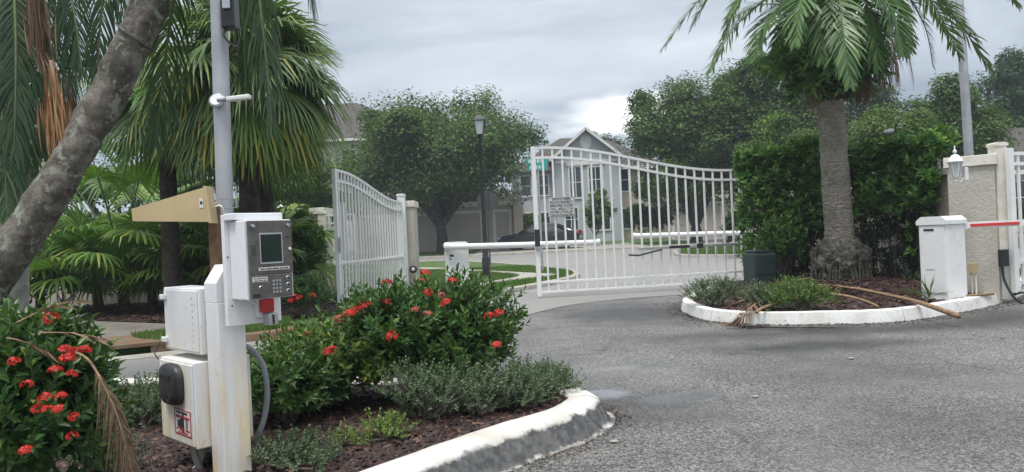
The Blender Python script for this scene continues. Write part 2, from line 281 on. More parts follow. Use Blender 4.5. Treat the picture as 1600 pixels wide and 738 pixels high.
two('feather_dark', (0.02, 0.02, 0.024), (0.05, 0.05, 0.05), 20, 0.6)
two('inlet_dark', (0.008, 0.008, 0.008), (0.014, 0.013, 0.012), 4, 0.95)
two('sign_back', (0.035, 0.042, 0.04), (0.055, 0.062, 0.06), 6, 0.8)  # dark colour paints in the shade of the tree around the sign
two('label_maroon', (0.07, 0.025, 0.035), (0.05, 0.02, 0.03), 20, 0.5)
two('concrete_dark', (0.19, 0.172, 0.15), (0.12, 0.11, 0.096), 2.2, 0.8, 0.2, 60, 0.006, detail=8)
two('arm_red', (0.62, 0.035, 0.03), (0.52, 0.05, 0.045), 6, 0.35)
two('shutter_blue', (0.22, 0.27, 0.33), (0.19, 0.24, 0.30), 6, 0.6)

# ------------------------------------------------------------------ mesh helpers
class MB:
    def __init__(s): s.v = []; s.f = []
    def add(s, vs, fs):
        o = len(s.v); s.v += [tuple(p) for p in vs]; s.f += [tuple(i + o for i in q) for q in fs]; return s
    def box(s, x0, x1, y0, y1, z0, z1, M=None, bev=0.0):
        if bev:
            bm = bmesh.new(); bmesh.ops.create_cube(bm, size=1)
            for v in bm.verts: v.co = Vector(((x0 + x1) / 2 + v.co.x * (x1 - x0), (y0 + y1) / 2 + v.co.y * (y1 - y0), (z0 + z1) / 2 + v.co.z * (z1 - z0)))
            bmesh.ops.bevel(bm, geom=bm.edges[:], offset=bev, segments=2, affect='EDGES', profile=0.5)
            bm.verts.index_update(); vs = [v.co.copy() for v in bm.verts]; fs = [[v.index for v in f.verts] for f in bm.faces]; bm.free()
        else:
            vs = [Vector((x, y, z)) for z in (z0, z1) for y in (y0, y1) for x in (x0, x1)]
            fs = [(0, 2, 3, 1), (4, 5, 7, 6), (0, 1, 5, 4), (2, 6, 7, 3), (0, 4, 6, 2), (1, 3, 7, 5)]
        if M is not None: vs = [M @ v for v in vs]
        return s.add(vs, fs)
    def beam(s, a, b, w, h, up=(0, 0, 1)):
        a, b = Vector(a), Vector(b); d = (b - a); L = d.length; d.normalize(); u = Vector(up); r = d.cross(u).normalized(); u = r.cross(d)
        Mx = Matrix((( r.x, d.x, u.x, a.x), (r.y, d.y, u.y, a.y), (r.z, d.z, u.z, a.z), (0, 0, 0, 1)))
        return s.box(-w / 2, w / 2, 0, L, -h / 2, h / 2, Mx)
    def tube(s, pts, rad, n=8, cap=True):
        pts = [Vector(p) for p in pts]; m = len(pts); rad = rad if isinstance(rad, (list, tuple, np.ndarray)) else [rad] * m
        vs = []; ref = None
        for i in range(m):
            d = (pts[min(i + 1, m - 1)] - pts[max(i - 1, 0)]).normalized()
            if ref is None: ref = d.orthogonal().normalized()
            ref = (ref - d * ref.dot(d)); ref = ref.normalized() if ref.length > 1e-6 else d.orthogonal().normalized()
            b = d.cross(ref)
            for j in range(n):
                a = 2 * math.pi * j / n; vs.append(pts[i] + (ref * math.cos(a) + b * math.sin(a)) * rad[i])
        fs = [(i * n + j, i * n + (j + 1) % n, (i + 1) * n + (j + 1) % n, (i + 1) * n + j) for i in range(m - 1) for j in range(n)]
        if cap: fs += [tuple(reversed(range(n))), tuple(range((m - 1) * n, m * n))]
        return s.add(vs, fs)
    def lathe(s, prof, n=16, c=(0, 0, 0), M=None, noise=0):
        vs = []
        for (r, z) in prof:
            for j in range(n):
                a = 2 * math.pi * (j + 0.5) / n; rr = r * (1 + (random.uniform(-noise, noise) if noise else 0))
                v = Vector((c[0] + rr * math.cos(a), c[1] + rr * math.sin(a), c[2] + z)); vs.append(M @ v if M is not None else v)
        m = len(prof)
        fs = [(i * n + j, i * n + (j + 1) % n, (i + 1) * n + (j + 1) % n, (i + 1) * n + j) for i in range(m - 1) for j in range(n)]
        fs += [tuple(reversed(range(n))), tuple(range((m - 1) * n, m * n))]
        return s.add(vs, fs)
    def prism(s, poly, d, M=None):       # poly in xz-plane, extruded along +y by d
        n = len(poly); vs = [Vector((x, 0, z)) for x, z in poly] + [Vector((x, d, z)) for x, z in poly]
        if M is not None: vs = [M @ v for v in vs]
        fs = [tuple(range(n)), tuple(reversed(range(n, 2 * n)))] + [(i, i + n, (i + 1) % n + n, (i + 1) % n) for i in range(n)]
        return s.add(vs, fs)
    def build(s, name, mat, parent=None, org=None, smooth=False, angle=None):
        me = bpy.data.meshes.new(name); o = Vector(org) if org is not None else Vector()
        me.from_pydata([tuple(Vector(p) - o) for p in s.v], [], s.f)
        bm = bmesh.new(); bm.from_mesh(me); bmesh.ops.recalc_face_normals(bm, faces=bm.faces); bm.to_mesh(me); bm.free()
        me.materials.append(MATS[mat]); me.update()
        if smooth: me.shade_smooth()
        ob = bpy.data.objects.new(name, me); C.objects.link(ob)
        if smooth and angle: me.set_sharp_from_angle(angle=R_(angle))
        if parent is not None: ob.parent = parent
        return ob
def npmesh(name, V, T, mats, parent=None, org=None, midx=None, smooth=False):
    V = np.asarray(V, dtype=np.float32).reshape(-1, 3); T = np.asarray(T, dtype=np.int32).reshape(-1, 3)
    if org is not None: V = V - np.array(org, dtype=np.float32)
    me = bpy.data.meshes.new(name); me.vertices.add(len(V)); me.vertices.foreach_set('co', V.ravel())
    me.loops.add(len(T) * 3); me.loops.foreach_set('vertex_index', T.ravel()); me.polygons.add(len(T))
    me.polygons.foreach_set('loop_start', np.arange(0, len(T) * 3, 3, dtype=np.int32))
    for m in ([mats] if isinstance(mats, str) else mats): me.materials.append(MATS[m])
    if midx is not None: me.polygons.foreach_set('material_index', np.asarray(midx, dtype=np.int32))
    if smooth: me.polygons.foreach_set('use_smooth', np.ones(len(T), dtype=bool))
    me.update(calc_edges=True)
    ob = bpy.data.objects.new(name, me); C.objects.link(ob)
    if parent is not None: ob.parent = parent
    return ob
def tag(o, label, cat, group=None):
    o['label'] = label; o['category'] = cat
    if group: o['group'] = group
    return o
def thing(name, label, cat, loc=(0, 0, 0), rz=0.0, group=None):
    o = bpy.data.objects.new(name, None); o.empty_display_size = 0.1; C.objects.link(o); o.location = loc; o.rotation_euler = (0, 0, rz)
    return tag(o, label, cat, group)
def struct(o): o['kind'] = 'structure'; return o
def stuff(o): o['kind'] = 'stuff'; return o
def copyobj(o, parent, loc=None, rot=None, scale=None):
    c = o.copy(); C.objects.link(c); c.parent = parent
    if loc is not None: c.location = loc
    if rot is not None: c.rotation_euler = rot
    if scale is not None: c.scale = (scale,) * 3
    return c
def catmull(pts, per=6, closed=False):
    pts = [Vector(p) for p in pts]; n = len(pts); o = []
    for i in range(n if closed else n - 1):
        g = (lambda k: pts[k % n]) if closed else (lambda k: pts[min(max(k, 0), n - 1)])
        p0, p1, p2, p3 = g(i - 1), g(i), g(i + 1), g(i + 2)
        for t in (j / per for j in range(per)):
            o.append(0.5 * (2 * p1 + (p2 - p0) * t + (2 * p0 - 5 * p1 + 4 * p2 - p3) * t * t + (3 * p1 - 3 * p2 + p3 - p0) * t ** 3))
    if not closed: o.append(pts[-1])
    return o
def sheet(name, poly, z, mat, thick=0.0):
    bm = bmesh.new(); vs = [bm.verts.new((p[0], p[1], 0)) for p in poly]; f = bm.faces.new(vs)
    if f.normal.z < 0: f.normal_flip()
    bmesh.ops.triangulate(bm, faces=bm.faces[:])
    for yy in (24, 60):
        bmesh.ops.bisect_plane(bm, geom=bm.verts[:] + bm.edges[:] + bm.faces[:], plane_co=(0, yy, 0), plane_no=(0, 1, 0))
    for v in bm.verts: v.co.z = ZT(v.co.y) + z
    if thick:
        ed = [e for e in bm.edges if len(e.link_faces) == 1]; r = bmesh.ops.extrude_edge_only(bm, edges=ed)
        for v in r['geom']:
            if isinstance(v, bmesh.types.BMVert): v.co.z -= thick
    bmesh.ops.recalc_face_normals(bm, faces=bm.faces[:])
    up = sum(f.normal.z for f in bm.faces)
    if up < 0:
        for f in bm.faces: f.normal_flip()
    me = bpy.data.meshes.new(name); bm.to_mesh(me); bm.free(); me.materials.append(MATS[mat])
    o = bpy.data.objects.new(name, me); C.objects.link(o); return struct(o)

# ---- vectorised leaves
def unit(a): return a / np.maximum(np.linalg.norm(a, axis=-1, keepdims=True), 1e-9)
def leaves(pos, d, up, L, W, fold=0.25, droop=0.12):
    d = unit(d); s = unit(np.cross(d, up)); n = np.cross(s, d); L = np.asarray(L).reshape(-1, 1); W = np.asarray(W).reshape(-1, 1)
    a = pos; m = pos + d * L * 0.5 - n * W * fold * 0.3; l = pos + d * L * 0.48 - s * W * 0.5 + n * W * fold; r = pos + d * L * 0.48 + s * W * 0.5 + n * W * fold
    t = pos + d * L - n * L * droop
    V = np.stack([a, l, m, r, t], axis=1).reshape(-1, 3); k = np.arange(len(pos))[:, None] * 5
    T = np.concatenate([k + np.array([[0, 2, 1]]), k + np.array([[1, 2, 4]]), k + np.array([[0, 3, 2]]), k + np.array([[2, 3, 4]])], axis=0)
    return V, T
class Acc:
    def __init__(s): s.V = []; s.T = []; s.m = []; s.n = 0
    def add(s, V, T, mi=0):
        s.V.append(np.asarray(V, dtype=np.float32)); s.T.append(np.asarray(T) + s.n); s.m.append(np.full(len(T), mi)); s.n += len(V)
    def build(s, name, mats, parent=None, org=None, smooth=False):
        return npmesh(name, np.concatenate(s.V), np.concatenate(s.T), mats, parent, org, np.concatenate(s.m), smooth)
def mb_np(mb):
    T = []
    for f in mb.f:
        for i in range(1, len(f) - 1): T.append((f[0], f[i], f[i + 1]))
    return np.array([tuple(v) for v in mb.v]), np.array(T)
def shoots(base, d, length, nl, L, W, ang=55, jitter=0.25, rng=RNG, tipstart=0.15):
    """leaves set spirally along upright shoots"""
    n = len(base); d = unit(d); k = np.arange(nl); az = (k * 2.39996)[None, :] + rng.uniform(0, 6.28, (n, 1))
    ref = np.where(np.abs(d[:, 2:3]) < 0.9, np.array([[0, 0, 1.0]]), np.array([[1.0, 0, 0]])); u = unit(np.cross(d, ref)); v = np.cross(d, u)
    t = tipstart + (1 - tipstart) * (k + 0.5) / nl
    pos = base[:, None, :] + d[:, None, :] * (length[:, None] * t[None, :])[:, :, None]
    rad = u[:, None, :] * np.cos(az)[..., None] + v[:, None, :] * np.sin(az)[..., None]
    an = np.radians(ang) * (1.25 - 0.75 * t)[None, :, None] * (1 + rng.uniform(-jitter, jitter, (n, nl, 1)))
    ld = d[:, None, :] * np.cos(an) + rad * np.sin(an) + rng.normal(0, 0.08, (n, nl, 3)); up = d[:, None, :] * np.sin(an) - rad * np.cos(an) + 1e-4
    Ls = L * rng.uniform(0.7, 1.2, (n, nl)); Ws = W * rng.uniform(0.75, 1.2, (n, nl))
    return leaves(pos.reshape(-1, 3), ld.reshape(-1, 3), -up.reshape(-1, 3) * -1, Ls.ravel(), Ws.ravel())

# ================================================================== SETTING
def xy(v): return (v.x, v.y)
struct(sheet('ground', [(-400, -60), (400, -60), (400, 700), (-400, 700)], 0.0, 'grass_ground'))
sheet('road', [(-40, -20), (40, -20), (40, 17), (6, 17), (-40, 12)], 0.006, 'asphalt')
near_edge = [G(1230, 452), G(1120, 459), G(1000, 466), G(890, 478), G(809, 497), G(600, 545), G(400, 588), G(200, 640)]
pale = [(40, 15.5), (9, 15.5)] + [xy(p) for p in catmull(near_edge, 4)] + [(-8, 4.4), (-40, 3), (-40, 38.5), (40, 38.5)]
sheet('street', pale, 0.012, 'pale_asphalt')

# kerbs swept along a line, cut into cast lengths with open joints
def kerb(name, line, prof, mat, seg=1.55, gap=0.012, per=6, closed=False, joint=None):
    pts = catmull(line, per, closed)
    root = bpy.data.objects.new(name, None); C.objects.link(root); root['kind'] = 'structure'
    L = [0.0]
    for a, b in zip(pts, pts[1:]): L.append(L[-1] + (b - a).length)
    tot = L[-1]
    def at(s):
        s = min(max(s, 0), tot)
        for i in range(len(L) - 1):
            if s <= L[i + 1] + 1e-9:
                t = (s - L[i]) / max(L[i + 1] - L[i], 1e-9); return pts[i].lerp(pts[i + 1], t)
        return pts[-1]
    def tan(s): return (at(s + 0.05) - at(s - 0.05)).normalized()
    s0 = 0.0 if joint is None else joint - seg * math.ceil(joint / seg)
    while s0 < tot - 0.05:
        a, b = max(s0, 0) + gap / 2, min(s0 + seg, tot) - gap / 2; s0 += seg
        if b - a < 0.08: continue
        n = max(2, int((b - a) / 0.12)); mb = MB(); vs = []
        for i in range(n + 1):
            s = a + (b - a) * i / n; p = at(s); t = tan(s); o = Vector((t.y, -t.x, 0))
            jx = random.uniform(-0.003, 0.003)
            for (q, z) in prof: vs.append((p.x + o.x * (q + jx), p.y + o.y * (q + jx), ZT(p.y) + z + (random.uniform(-0.002, 0.002) if z > 0.02 else 0)))
        m = len(prof); fs = [(i * m + j, (i + 1) * m + j, (i + 1) * m + j + 1, i * m + j + 1) for i in range(n) for j in range(m - 1)]
        fs += [tuple(range(m)), tuple(reversed(range(n * m, n * m + m)))]
        mb.add(vs, fs).build('kerb_stone', mat, root, smooth=True, angle=40)
    return root, pts

# --- left median island (call box side). Line = outer foot of the kerb, driven with the road on its right hand
isl_nose = [Vector((-2.6, 0.75, 0)), Vector((-1.5, 1.98, 0)), Vector((-0.75, 2.9, 0)), G(800, 738), G(880, 708), G(930, 688), Vector((0.60, 4.62, 0)), Vector((0.57, 4.92, 0)), Vector((0.38, 5.2, 0)), Vector((0.0, 5.42, 0)), Vector((-1.2, 5.85, 0)), Vector((-2.6, 6.2, 0)), Vector((-4.2, 6.45, 0)), Vector((-7.5, 6.6, 0))]
PROF_ROLL = [(-0.30, -0.02), (-0.30, 0.145), (-0.285, 0.16), (-0.20, 0.168), (-0.135, 0.158), (-0.105, 0.135), (-0.045, 0.022), (-0.03, 0.012), (0.0, 0.009), (0.0, -0.02)]
kl, kpts = kerb('median_kerb', isl_nose, PROF_ROLL, 'kerb_paint', seg=2.4, joint=5.05)
def inset(pts, d):
    o = []
    for i, p in enumerate(pts):
        t = (pts[min(i + 1, len(pts) - 1)] - pts[max(i - 1, 0)]).normalized(); o.append(p + Vector((-t.y, t.x, 0)) * d)
    return o
def bed(name, outline, centre, zf, mat, rings=14):
    mb = MB(); n = len(outline); c = Vector(centre)
    for i in range(1, rings + 1):
        for p in outline:
            q = c.lerp(Vector((p[0], p[1], 0)), i / rings); mb.v.append((q.x, q.y, zf(q.x, q.y)))
    mb.v.append((c.x, c.y, zf(c.x, c.y))); ci = len(mb.v) - 1
    for j in range(n): mb.f.append((ci, j, (j + 1) % n))
    for i in range(rings - 1):
        for j in range(n): mb.f.append((i * n + j, (i + 1) * n + j, (i + 1) * n + (j + 1) % n, i * n + (j + 1) % n))
    return struct(mb.build(name, mat, smooth=True))
def vnoise(x, y): return 0.5 * math.sin(x * 2.7 + 1.3) * math.cos(y * 2.3 - 0.7) + 0.3 * math.sin(x * 6.1 - y * 4.3) + 0.2 * math.sin(x * 11 + y * 13)
L_out = [Vector((p.x, p.y, 0)) for p in inset(kpts, 0.298)] + [Vector((-7.5, 0.8, 0))]
zL = lambda x, y: 0.125 + 0.018 * vnoise(x, y)
bed('median_mulch_bed', L_out, (-1.6, 4.6, 0), zL, 'mulch_soil', 20)

# --- right island with the palm
isl_r = [Vector((4.15, 14.6, 0)), Vector((3.6, 13.4, 0)), Vector((2.95, 12.1, 0)), Vector((2.45, 10.9, 0)), G(1079, 494), G(1110, 503), G(1180, 508.5), G(1290, 508), G(1400, 504.5), G(1500, 490), G(1560, 476), G(1605, 459), Vector((8.6, 12.2, 0)), Vector((10, 14.2, 0))]
PROF_UP = [(-0.17, -0.02), (-0.17, 0.135), (-0.155, 0.15), (-0.055, 0.155), (-0.03, 0.145), (0.0, 0.02), (0.004, -0.02)]
kr, rpts = kerb('palm_island_kerb', isl_r, PROF_UP, 'kerb_white', seg=2.35, joint=8.05)
PALM = G(1311, 438, 0.24); PALM.z = 0
R_out = [Vector((p.x, p.y, 0)) for p in inset(rpts, 0.168)]
def zR(x, y):
    r2 = (x - PALM.x) ** 2 + (y - PALM.y) ** 2
    return 0.115 + 0.17 * math.exp(-r2 / 1.7) + 0.016 * vnoise(x, y)
bed('palm_mulch_bed', R_out, (PALM.x + 0.2, PALM.y, 0), zR, 'mulch_soil', 20)

# --- left verge behind the exit lane
KL = [Vector((-14, 8.3, 0)), Vector((-8, 8.5, 0)), G(60, 572), G(150, 563), G(262, 551), G(370, 538), G(450, 528), G(560, 504), G(650, 486), G(745, 469), G(800, 459), G(850, 449.5), G(885, 442), G(906, 435), G(902, 429), G(870, 424), G(800, 418.5), G(700, 415.5), Vector((-6, 33, 0)), Vector((-14, 33, 0)), Vector((-40, 33, 0))]
PROF_LOW = [(-0.2, -0.02), (-0.2, 0.105), (-0.18, 0.118), (-0.08, 0.118), (-0.03, 0.10), (0.0, 0.01), (0.0, -0.02)]
# the kerb leaves out the storm inlet
i0, i1 = 2, 4
kerb('verge_kerb', KL[:3], PROF_LOW, 'rusty_concrete', 2.2, per=4)
kerb('verge_kerb', KL[4:9], PROF_LOW, 'rusty_concrete', 2.2, per=5)
kv, _ = kerb('lawn_kerb', KL[8:], PROF_LOW, 'concrete', 2.6, per=5)
vp = catmull(KL, 5); lawn_edge = [xy(p) for p in inset(vp, 0.195)]
sheet('lawn', lawn_edge + [(-40, 8.4)], 0.098, 'grass_ground', 0.15)
# storm inlet: slab on a dark throat
A, B = KL[2], KL[4]; t = (B - A).normalized(); nrm = Vector((-t.y, t.x, 0)); A2 = A + t * 0.02; B2 = B - t * 0.02
ins = bpy.data.objects.new('storm_inlet', None); C.objects.link(ins); ins['kind'] = 'structure'
def quadbox(a, b, d0, d1, z0, z1):
    mb = MB(); p = [a + nrm * d0, b + nrm * d0, b + nrm * d1, a + nrm * d1]
    mb.add([(q.x, q.y, z) for z in (z0, z1) for q in p], [(3, 2, 1, 0), (4, 5, 6, 7), (0, 1, 5, 4), (1, 2, 6, 5), (2, 3, 7, 6), (3, 0, 4, 7)]); return mb
quadbox(A2, B2, -0.02, 1.1, 0.102, 0.142).build('inlet_slab', 'rusty_concrete', ins)
quadbox(A2 + t * 0.06, B2 - t * 0.06, 0.25, 0.3, 0.014, 0.10).build('inlet_throat', 'inlet_dark', ins)
quadbox(B2 - t * 0.16, B2 + t * 0.02, -0.01, 0.9, 0.014, 0.101).build('inlet_cheek', 'rusty_concrete', ins)
quadbox(A2, A2 + t * 0.14, -0.01, 0.9, 0.014, 0.101).build('inlet_cheek', 'rusty_concrete', ins)
quadbox(A2 - t * 0.2, B2 + t * 0.4, -0.42, -0.03, 0.008, 0.019).build('gutter_lip', 'concrete', ins)
# kerb of the little lawn inside and far lawns
IL = [G(1052, 401), G(1062, 405), G(1110, 405), G(1180, 403.5), G(1290, 401), G(1330, 397), G(1290, 391), G(1180, 390.5), G(1090, 393), G(1060, 397)]
for p in IL: p.z = 0
ilp = catmull(IL, 4, True); ilp.append(ilp[0].copy())
kerb('inner_lawn_kerb', ilp, PROF_LOW, 'concrete', 3.0, per=1)
sheet('inner_lawn', [xy(p) for p in inset(ilp[:-1], 0.15)], 0.10, 'grass_ground', 0.1)
kerb('far_kerb', [Vector((-40, 38.6, 0)), Vector((0, 38.6, 0)), Vector((40, 38.6, 0))], PROF_LOW, 'concrete', 4.0, per=4)
sheet('far_lawn', [(-40, 38.78), (40, 38.78), (40, 60), (-40, 60)], 0.10, 'grass_ground')
# pavement through the lawn
walk = [(650, 463), (735, 449.5), (790, 441), (830, 435.5), (870, 431), (869, 428.5), (840, 427.2), (770, 423.6), (700, 421), (640, 420.5), (640, 422), (700, 423), (768, 426), (800, 428.8), (812, 431), (803, 434), (735, 445), (650, 457)]
sheet('sidewalk', [xy(G(a, b, 0.1)) for a, b in walk], 0.108, 'concrete')
sheet('driveway', [(-2.0, 38.79), (7.2, 38.79), (7.2, 46), (-2.0, 46)], 0.108, 'concrete')
sheet('garage_apron', [(10.5, 38.79), (17, 38.79), (17, 50), (10.5, 50)], 0.108, 'concrete')
# mulch on the verge
MV = [(40, 505), (130, 500), (270, 505), (330, 492), (470, 498), (560, 487), (632, 471), (640, 458), (500, 460), (420, 468), (300, 470), (150, 472), (0, 478), (-200, 490), (-200, 520)]
sheet('verge_mulch_bed', [xy(G(a, b, 0.11)) for a, b in MV], 0.112, 'mulch_soil')
sheet('verge_path', [xy(G(a, b, 0.11)) for a, b in [(-100, 540), (60, 535), (150, 531), (210, 525), (270, 518), (272, 507), (130, 502), (40, 507), (-100, 520)]], 0.117, 'concrete_dark')

# mulch chips, uncountable
def chips(name, n, pts_fn, zf, size=(0.026, 0.008)):
    P0 = np.array([pts_fn() for _ in range(n)]); z = np.array([zf(x, y) for x, y in P0]) + RNG.uniform(0.0, 0.016, n)
    pos = np.column_stack([P0, z]); az = RNG.uniform(0, 6.28, n); d = np.column_stack([np.cos(az), np.sin(az), RNG.normal(0, 0.25, n)]); d = unit(d)
    s = unit(np.cross(d, np.array([[0, 0, 1.0]]) + RNG.normal(0, 0.3, (n, 3)))); u = np.cross(s, d)
    L = size[0] * RNG.uniform(0.5, 1.8, (n, 1)); W = size[1] * RNG.uniform(0.5, 1.5, (n, 1)); H = 0.004 * RNG.uniform(0.6, 1.8, (n, 1))
    q = [pos - d * L - s * W, pos - d * L * 0.8 + s * W, pos + d * L + s * W * 0.7, pos + d * L * 0.85 - s * W, pos - d * L * 0.8 + u * H * 2, pos + d * L * 0.85 + u * H * 2]
    V = np.stack(q, 1).reshape(-1, 3); kk = np.arange(n)[:, None] * 6
    T = np.concatenate([kk + np.array([t]) for t in ((0, 4, 5), (0, 5, 3), (4, 1, 2), (4, 2, 5), (0, 1, 4), (3, 5, 2))])
    return stuff(npmesh(name, V, T, 'mulch_chip'))
def inpoly(x, y, poly):
    c = False; j = len(poly) - 1
    for i in range(len(poly)):
        a, b = poly[i], poly[j]
        if (a[1] > y) != (b[1] > y) and x < (b[0] - a[0]) * (y - a[1]) / (b[1] - a[1]) + a[0]: c = not c
        j = i
    return c
def sampler(poly, x0, x1, y0, y1):
    def f():
        while True:
            x, y = random.uniform(x0, x1), random.uniform(y0, y1)
            if inpoly(x, y, poly): return x, y
    return f
Lp = [xy(p) for p in L_out]; Rp = [xy(p) for p in R_out]
Lp_in = [xy(p) for p in inset(kpts, 0.325)] + [(-7.5, 0.8)]
tag(chips('mulch_chips', 20000, sampler(Lp_in, -3.2, 0.6, 2.4, 6.3), zL), 'dark red bark mulch chips covering the call box median bed', 'mulch')
tag(chips('mulch_chips', 7000, sampler(Rp, 2.2, 7.5, 8.6, 13.5), zR, (0.04, 0.014)), 'dark red bark mulch chips covering the palm island bed', 'mulch')
MVw = [xy(G(a, b, 0.11)) for a, b in MV]
tag(chips('mulch_chips', 5000, sampler(MVw, -11, -2, 10, 17), lambda x, y: 0.116, (0.045, 0.016)), 'reddish bark mulch chips on the verge under the fan palms', 'mulch')
# short grass
def grass(name, n, fn, z, h=0.05, wd=0.006):
    P0 = np.array([fn() for _ in range(n)]); pos = np.column_stack([P0, np.array([z + ZT(y) for _, y in P0])])
    az = RNG.uniform(0, 6.28, n); s = np.column_stack([np.cos(az), np.sin(az), np.zeros(n)]) * wd * RNG.uniform(0.7, 1.5, (n, 1))
    tip = pos + np.column_stack([RNG.normal(0, 0.35, n), RNG.normal(0, 0.35, n), np.ones(n)]) * h * RNG.uniform(0.4, 1.3, (n, 1))
    V = np.stack([pos - s, pos + s, tip], 1).reshape(-1, 3); return stuff(npmesh(name, V, np.arange(3 * n).reshape(-1, 3), 'grass_blade'))
walkw = [xy(G(a, b, 0.1)) for a, b in walk]
lawn_s = sampler(lawn_edge + [(-40, 8.4)], -6, 2.3, 14.2, 26)
def lawn_ok():
    while True:
        x, y = lawn_s()
        if not inpoly(x, y, walkw) and not inpoly(x, y, MVw): return x, y
tag(grass('grass', 60000, lawn_ok, 0.098, 0.06, 0.012), 'bright short grass of the lawn beside the street lamp', 'grass')
gs = [xy(G(a, b, 0.1)) for a, b in [(205, 527), (262, 521), (372, 506), (452, 500), (458, 512), (375, 524), (262, 538), (212, 534)]]
tag(grass('grass', 14000, sampler(gs, -6, -2.5, 8.5, 13.5), 0.10, 0.085, 0.006), 'strip of bright grass along the exit lane kerb', 'grass')
tag(grass('grass', 14000, sampler([xy(p) for p in inset(ilp[:-1], 0.2)], 6, 14, 27, 46), 0.10, 0.07, 0.02), 'small grass island beyond the closed gate', 'grass')

# ================================================================== GATES
def gate_leaf(name, label, free, hinge, z_hi, z_lo, zb, npick, rails, post_extra=0.05, pw=0.032):
    free, hinge = Vector(free), Vector(hinge); free.z = hinge.z = 0; d = hinge - free; L = d.length
    ang = math.atan2(d.y, d.x); t = thing(name, label, 'gate', (free.x, free.y, 0), ang)
    top = lambda s: z_lo + (z_hi - z_lo) * (0.5 + 0.5 * math.cos(math.pi * min(max((s / L - 0.04) / 0.92, 0), 1)))
    for off, nm in ((0.0, 'top_rail'), (-0.185, 'curved_rail')):
        mb = MB(); n = 36; vs = []
        for i in range(n + 1):
            s = L * i / n; z = top(s) + off
            for (yy, zz) in ((-0.022, -0.022), (0.022, -0.022), (0.022, 0.022), (-0.022, 0.022)): vs.append((s, yy, z + zz))
        fs = [(i * 4 + j, i * 4 + (j + 1) % 4, (i + 1) * 4 + (j + 1) % 4, (i + 1) * 4 + j) for i in range(n) for j in range(4)] + [(3, 2, 1, 0), (n * 4, n * 4 + 1, n * 4 + 2, n * 4 + 3)]
        mb.add(vs, fs).build(nm, 'white_paint', t, smooth=True, angle=35)
    for z in rails: MB().box(0.03, L - 0.03, -0.02, 0.02, z - 0.022, z + 0.022, bev=0.004).build('rail', 'white_paint', t)
    MB().box(-0.035, 0.045, -0.036, 0.036, zb - post_extra, top(0) + 0.024, bev=0.005).build('end_stile', 'white_paint', t)
    MB().box(L - 0.035, L + 0.03, -0.034, 0.034, zb - 0.02, top(L) + 0.024, bev=0.005).build('hinge_stile', 'white_paint', t)
    for i in range(npick):
        s = L * (i + 1) / (npick + 1); MB().box(s - pw / 2, s + pw / 2, -0.015, 0.015, zb, top(s) - 0.005).build('picket', 'white_paint', t)
    return t, L, top
zF = P(830, 233, 13.95).z; zH = P(1163, 266, 14.5).z
gR, LR, topR = gate_leaf('swing_gate', 'wide white picket gate leaf with private property sign', G(843, 467), G(1164, 448), zF, zH, 0.09, 21, (0.115, 0.30))
# lock box & actuator on it
mb = MB().box(-0.045, 0.05, -0.07, -0.037, 0.98, 1.3, bev=0.006); mb.build('lock_plate', 'black_plastic', gR)
MB().box(-0.03, 0.05, -0.075, -0.037, 0.9, 0.975, bev=0.006).build('lock_box', 'steel', gR)
MB().box(1.95, LR + 0.05, -0.075, -0.035, 0.815, 0.86, bev=0.004).build('actuator_rail', 'galvanised', gR)
MB().box(2.55, 2.95, -0.10, -0.077, 0.815, 0.87, bev=0.004).box(3.1, 3.22, -0.11, -0.077, 0.80, 0.89, bev=0.004).build('actuator_motor', 'black_plastic', gR)
MB().tube([(2.4, -0.09, 0.81), (1.9, -0.16, 0.72), (1.72, -0.14, 0.74)], 0.018, 6).build('actuator_link', 'black_plastic', gR)
# sign on it
def text(body, size, mat, parent, M, name='lettering', bold=0.0, align='CENTER', sx=1.0, fit=None):
    cu = bpy.data.curves.new(name, 'FONT'); cu.body = body; cu.size = size; cu.align_x = align; cu.align_y = 'CENTER'; cu.extrude = 0.0008; cu.offset = bold; cu.resolution_u = 2
    tmp = bpy.data.objects.new('tmp_text', cu); C.objects.link(tmp); dg = bpy.context.evaluated_depsgraph_get()
    me = bpy.data.meshes.new_from_object(tmp.evaluated_get(dg)); bpy.data.objects.remove(tmp); bpy.data.curves.remove(cu)
    me.materials.clear(); me.materials.append(MATS[mat]); 
    if fit:
        xs = [v.co.x for v in me.vertices]; sx = fit / max(max(xs) - min(xs), 1e-6)
    me.transform(Matrix.Diagonal((sx, 1, 1, 1))); me.transform(M); me.update()
    o = bpy.data.objects.new(name, me); C.objects.link(o); o.parent = parent; return o
def wordbars(lens, width, h, mat, parent, M):      # a printed line too small to read: one dark mark for each word
    tot = sum(lens) + .7 * (len(lens) - 1); x = -width / 2; u = width / tot
    for l_ in lens: MB().box(x, x + l_ * u, -h / 2, h / 2, 0, .0008, M).build('word_mark', mat, parent); x += (l_ + .7) * u
def upright(x, y, z): return Matrix.Translation((x, y, z)) @ Matrix.Rotation(R_(90), 4, 'X')
sgn = thing('warning_sign', 'white private property sign fixed to the wide gate leaf', 'sign', gR.location, gR.rotation_euler.z)
def onleaf(px, py):       # gate-local x, z of a pixel on the leaf plane
    best = None
    a = gR.rotation_euler.z
    for it in np.linspace(0, LR, 500):
        q = Vector((gR.location.x + it * math.cos(a), gR.location.y + it * math.sin(a), 0)); pr = P(px, py, q.y)
        if best is None or abs(pr.x - q.x) < best[0]: best = (abs(pr.x - q.x), it, pr.z)
    return best[1], best[2]
x0, z1 = onleaf(855, 309); x1, z0 = onleaf(898, 338)
MB().box(x0, x1, -0.045, -0.037, z0, z1, bev=0.002).build('sign_plate', 'sign_metal_white', sgn)
bw = 0.006
